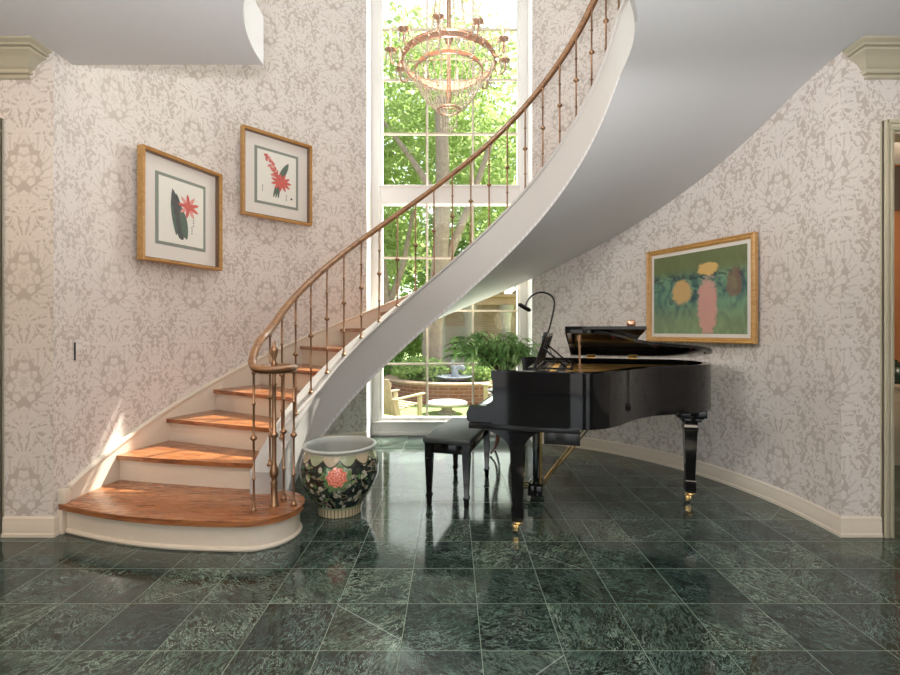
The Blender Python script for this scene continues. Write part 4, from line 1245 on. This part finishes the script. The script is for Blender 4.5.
# trees
def tree(loc_, trunk, rr, crowns, mat, label, size=.13, seed=1):
    t = thing('tree', label, 'tree', loc_); rnd = random.Random(seed)
    b = B(); n = 0
    for br, r0, r1 in trunk:
        L = catmull([Vector(p) for p in br], 6); m = len(L); b.tube(L, [r0+(r1-r0)*k/(m-1) for k in range(m)], 10)
    b.make('trunk', 'bark', t, smooth=60)
    b = B()
    for c, r_, k in crowns: leaves(b, c, r_, k, size, rnd)
    b.make('foliage', mat, t, smooth=0, fix=False); return t
tree((-.55, 12.9, GZ), [([(0, 0, 0), (.02, 0, 1.5), (.12, 0, 2.6), (.22, 0, 3.6), (.30, 0, 5.2), (.25, .1, 8)], .30, .18), ([(.16, 0, 3.0), (.55, .1, 3.9), (1.0, .1, 5.0), (1.7, .2, 7)], .16, .07), ([(.28, 0, 5.0), (-.6, .2, 6.4), (-1.4, .3, 7.5)], .12, .05)],
     None, [((-1.6, 1.2, 7.2), (1.9, 1.6, 1.6), 1500), ((.9, 1.6, 6.0), (2.0, 1.5, 1.7), 1700), ((0, 1.2, 9.6), (2.8, 1.6, 1.7), 2400), ((.2, 2.2, 8.0), (2.6, 1.2, 1.2), 1700), ((-1.4, 1.8, 4.6), (1.2, 1.2, 1.2), 800)], 'leaf_a', 'big forked shade tree with pale trunk in the middle of the window', .12, 3)
tree((-2.25, 14.0, GZ), [([(0, 0, 0), (.25, 0, 1.5), (.15, 0, 3.2), (-.1, 0, 5.0), (-.2, 0, 7.5)], .27, .14), ([(.2, 0, 2.0), (.75, 0, 3.4), (1.1, .1, 5.2)], .12, .06)],
     None, [((-.4, .8, 6.3), (2.0, 1.5, 1.8), 1800), ((.3, 1.0, 4.1), (1.5, 1.2, 1.0), 1000)], 'leaf_a', 'leaning shade tree at the left side of the window', .12, 5)
tree((2.9, 16.5, GZ), [([(0, 0, 0), (-.1, 0, 2.5), (.1, 0, 5), (0, 0, 8)], .22, .1)],
     None, [((-.2, .3, 5.6), (2.3, 1.6, 2.6), 2800), ((-.4, 0, 8.4), (2.0, 1.5, 1.7), 1400)], 'leaf_a', 'full leafy tree at the right side of the window', .13, 8)
tree((-.6, 21.5, GZ), [([(0, 0, 0), (.1, 0, 3), (0, 0, 9)], .25, .1)],
     None, [((-2.4, 0, 5.8), (2.4, 1.5, 2.6), 2300), ((0, 0, 4.6), (2.8, 1.2, 2.2), 2400), ((2.0, 0, 6.5), (2.4, 1.5, 2.4), 2200), ((-.5, .4, 10.4), (4.0, 1.5, 2.4), 2800), ((0, .4, 13.6), (4.2, 1.5, 2.2), 2400), ((1.8, .8, 9.4), (2.5, 1.5, 2.4), 1800)], 'leaf_b', 'broad leafy tree farthest back behind the hedge', .17, 13)

# ------------------------------------------------------------------ light
w = bpy.data.worlds.new('world'); S.world = w; w.use_nodes = True
nt = w.node_tree; nt.nodes.clear()
sky = nt.nodes.new('ShaderNodeTexSky'); sky.sky_type = 'NISHITA'; sky.sun_disc = False
sky.sun_elevation = rad(48); sky.sun_rotation = rad(38); sky.air_density = 1.2; sky.dust_density = 3.0; sky.ozone_density = 1.0
bg = nt.nodes.new('ShaderNodeBackground'); out = nt.nodes.new('ShaderNodeOutputWorld')
hs = nt.nodes.new('ShaderNodeHueSaturation'); hs.inputs['Saturation'].default_value = .45
nt.links.new(sky.outputs[0], hs.inputs['Color']); nt.links.new(hs.outputs[0], bg.inputs[0]); nt.links.new(bg.outputs[0], out.inputs[0])
bg.inputs[1].default_value = .42
def light(kind, name, loc_, energy, col=(1, 1, 1), rot=None, size=None, aim=None, **kw):
    d = bpy.data.lights.new(name, kind); d.energy = energy; d.color = col
    o = bpy.data.objects.new(name, d); COL.objects.link(o); o.location = loc_
    if aim is not None:
        o.rotation_euler = (Vector(aim)-Vector(loc_)).to_track_quat('-Z', 'Y').to_euler()
    if size:
        if isinstance(size, tuple): d.shape = 'RECTANGLE'; d.size, d.size_y = size
        else: d.size = size
    for k, v in kw.items(): setattr(d, k, v)
    return o
SUN = Vector((-1.37, -1.75, -2.78))
s = light('SUN', 'sun', (6, 12, 12), 16.0, (1, .95, .86)); s.rotation_euler = SUN.to_track_quat('-Z', 'Y').to_euler(); s.data.angle = rad(.6)
# daylight entering by the tall window and the entry openings behind the camera
light('AREA', 'window_daylight', (WXC, YW+.2, 2.8), 55, (.95, .98, 1.0), size=(1.5, 5.0), aim=(WXC, 0, 2.2))
for x_, ww in ((-3.1, 1.4), (0, 1.8), (3.1, 1.4)):
    light('AREA', 'entry_daylight', (x_, -3.25, 1.25), 9*ww, (1, .97, .93), size=(ww, 2.4), aim=(x_, 3, 1.25))
    light('AREA', 'landing_fill', (x_, -3.25, 4.5), 8*ww, (.97, .98, 1), size=(ww, 1.8), aim=(x_, 4, 4.2))  # unseen fill added to light the upper hall
# added fill behind the camera: two point lights, an upward ceiling wash; also ceiling cans
light('POINT', 'foyer_fill', (-.9, -.9, 1.45), 30, (1, .82, .60), shadow_soft_size=.25)
light('POINT', 'foyer_fill', (1.3, -.9, 1.45), 22, (1, .86, .68), shadow_soft_size=.25)
light('AREA', 'ceiling_wash_fill', (0, -.15, 1.4), 300, (.97, .98, 1.0), size=.5, aim=(0, -.15, 2.83), shape='DISK')
light('AREA', 'ceiling_can', (-3.2, .9, ZC-.01), 30, (1, .62, .26), size=.16, aim=(-2.9, 1.6, 0), shape='DISK')
light('AREA', 'ceiling_can', (2.9, 1.5, ZC-.01), 6, (1, .78, .5), size=.16, aim=(2.9, 1.5, 0), shape='DISK')
light('SPOT', 'wall_fill_spot', (-1.3, 1.2, ZC-.03), 330, (1, .97, .93), aim=(2.25, 3.6, 1.5), spot_size=rad(76), spot_blend=1.0, shadow_soft_size=.35)  # out-of-frame spot added to brighten the right wall
light('SPOT', 'wall_fill_spot', (1.3, 1.2, ZC-.03), 70, (1, .97, .95), aim=(-2.25, 3.7, 1.5), spot_size=rad(76), spot_blend=1.0, shadow_soft_size=.35)  # weaker added spot, brightens the left wall
light('POINT', 'chandelier_glow', CH+Vector((0, 0, .12)), 22, (1, .88, .74), shadow_soft_size=.3)
light('AREA', 'stairwell_fill', (0, 2.9, ZT-.05), 45, (1, .98, .95), size=1.6, aim=(0, 2.9, 0), shape='DISK')  # added fill from the unseen top of the stairwell
light('POINT', 'side_room_fill', (3.9, 3.7, 2.3), 18, (1, .8, .55), shadow_soft_size=.1)  # unseen point light added to brighten the side room
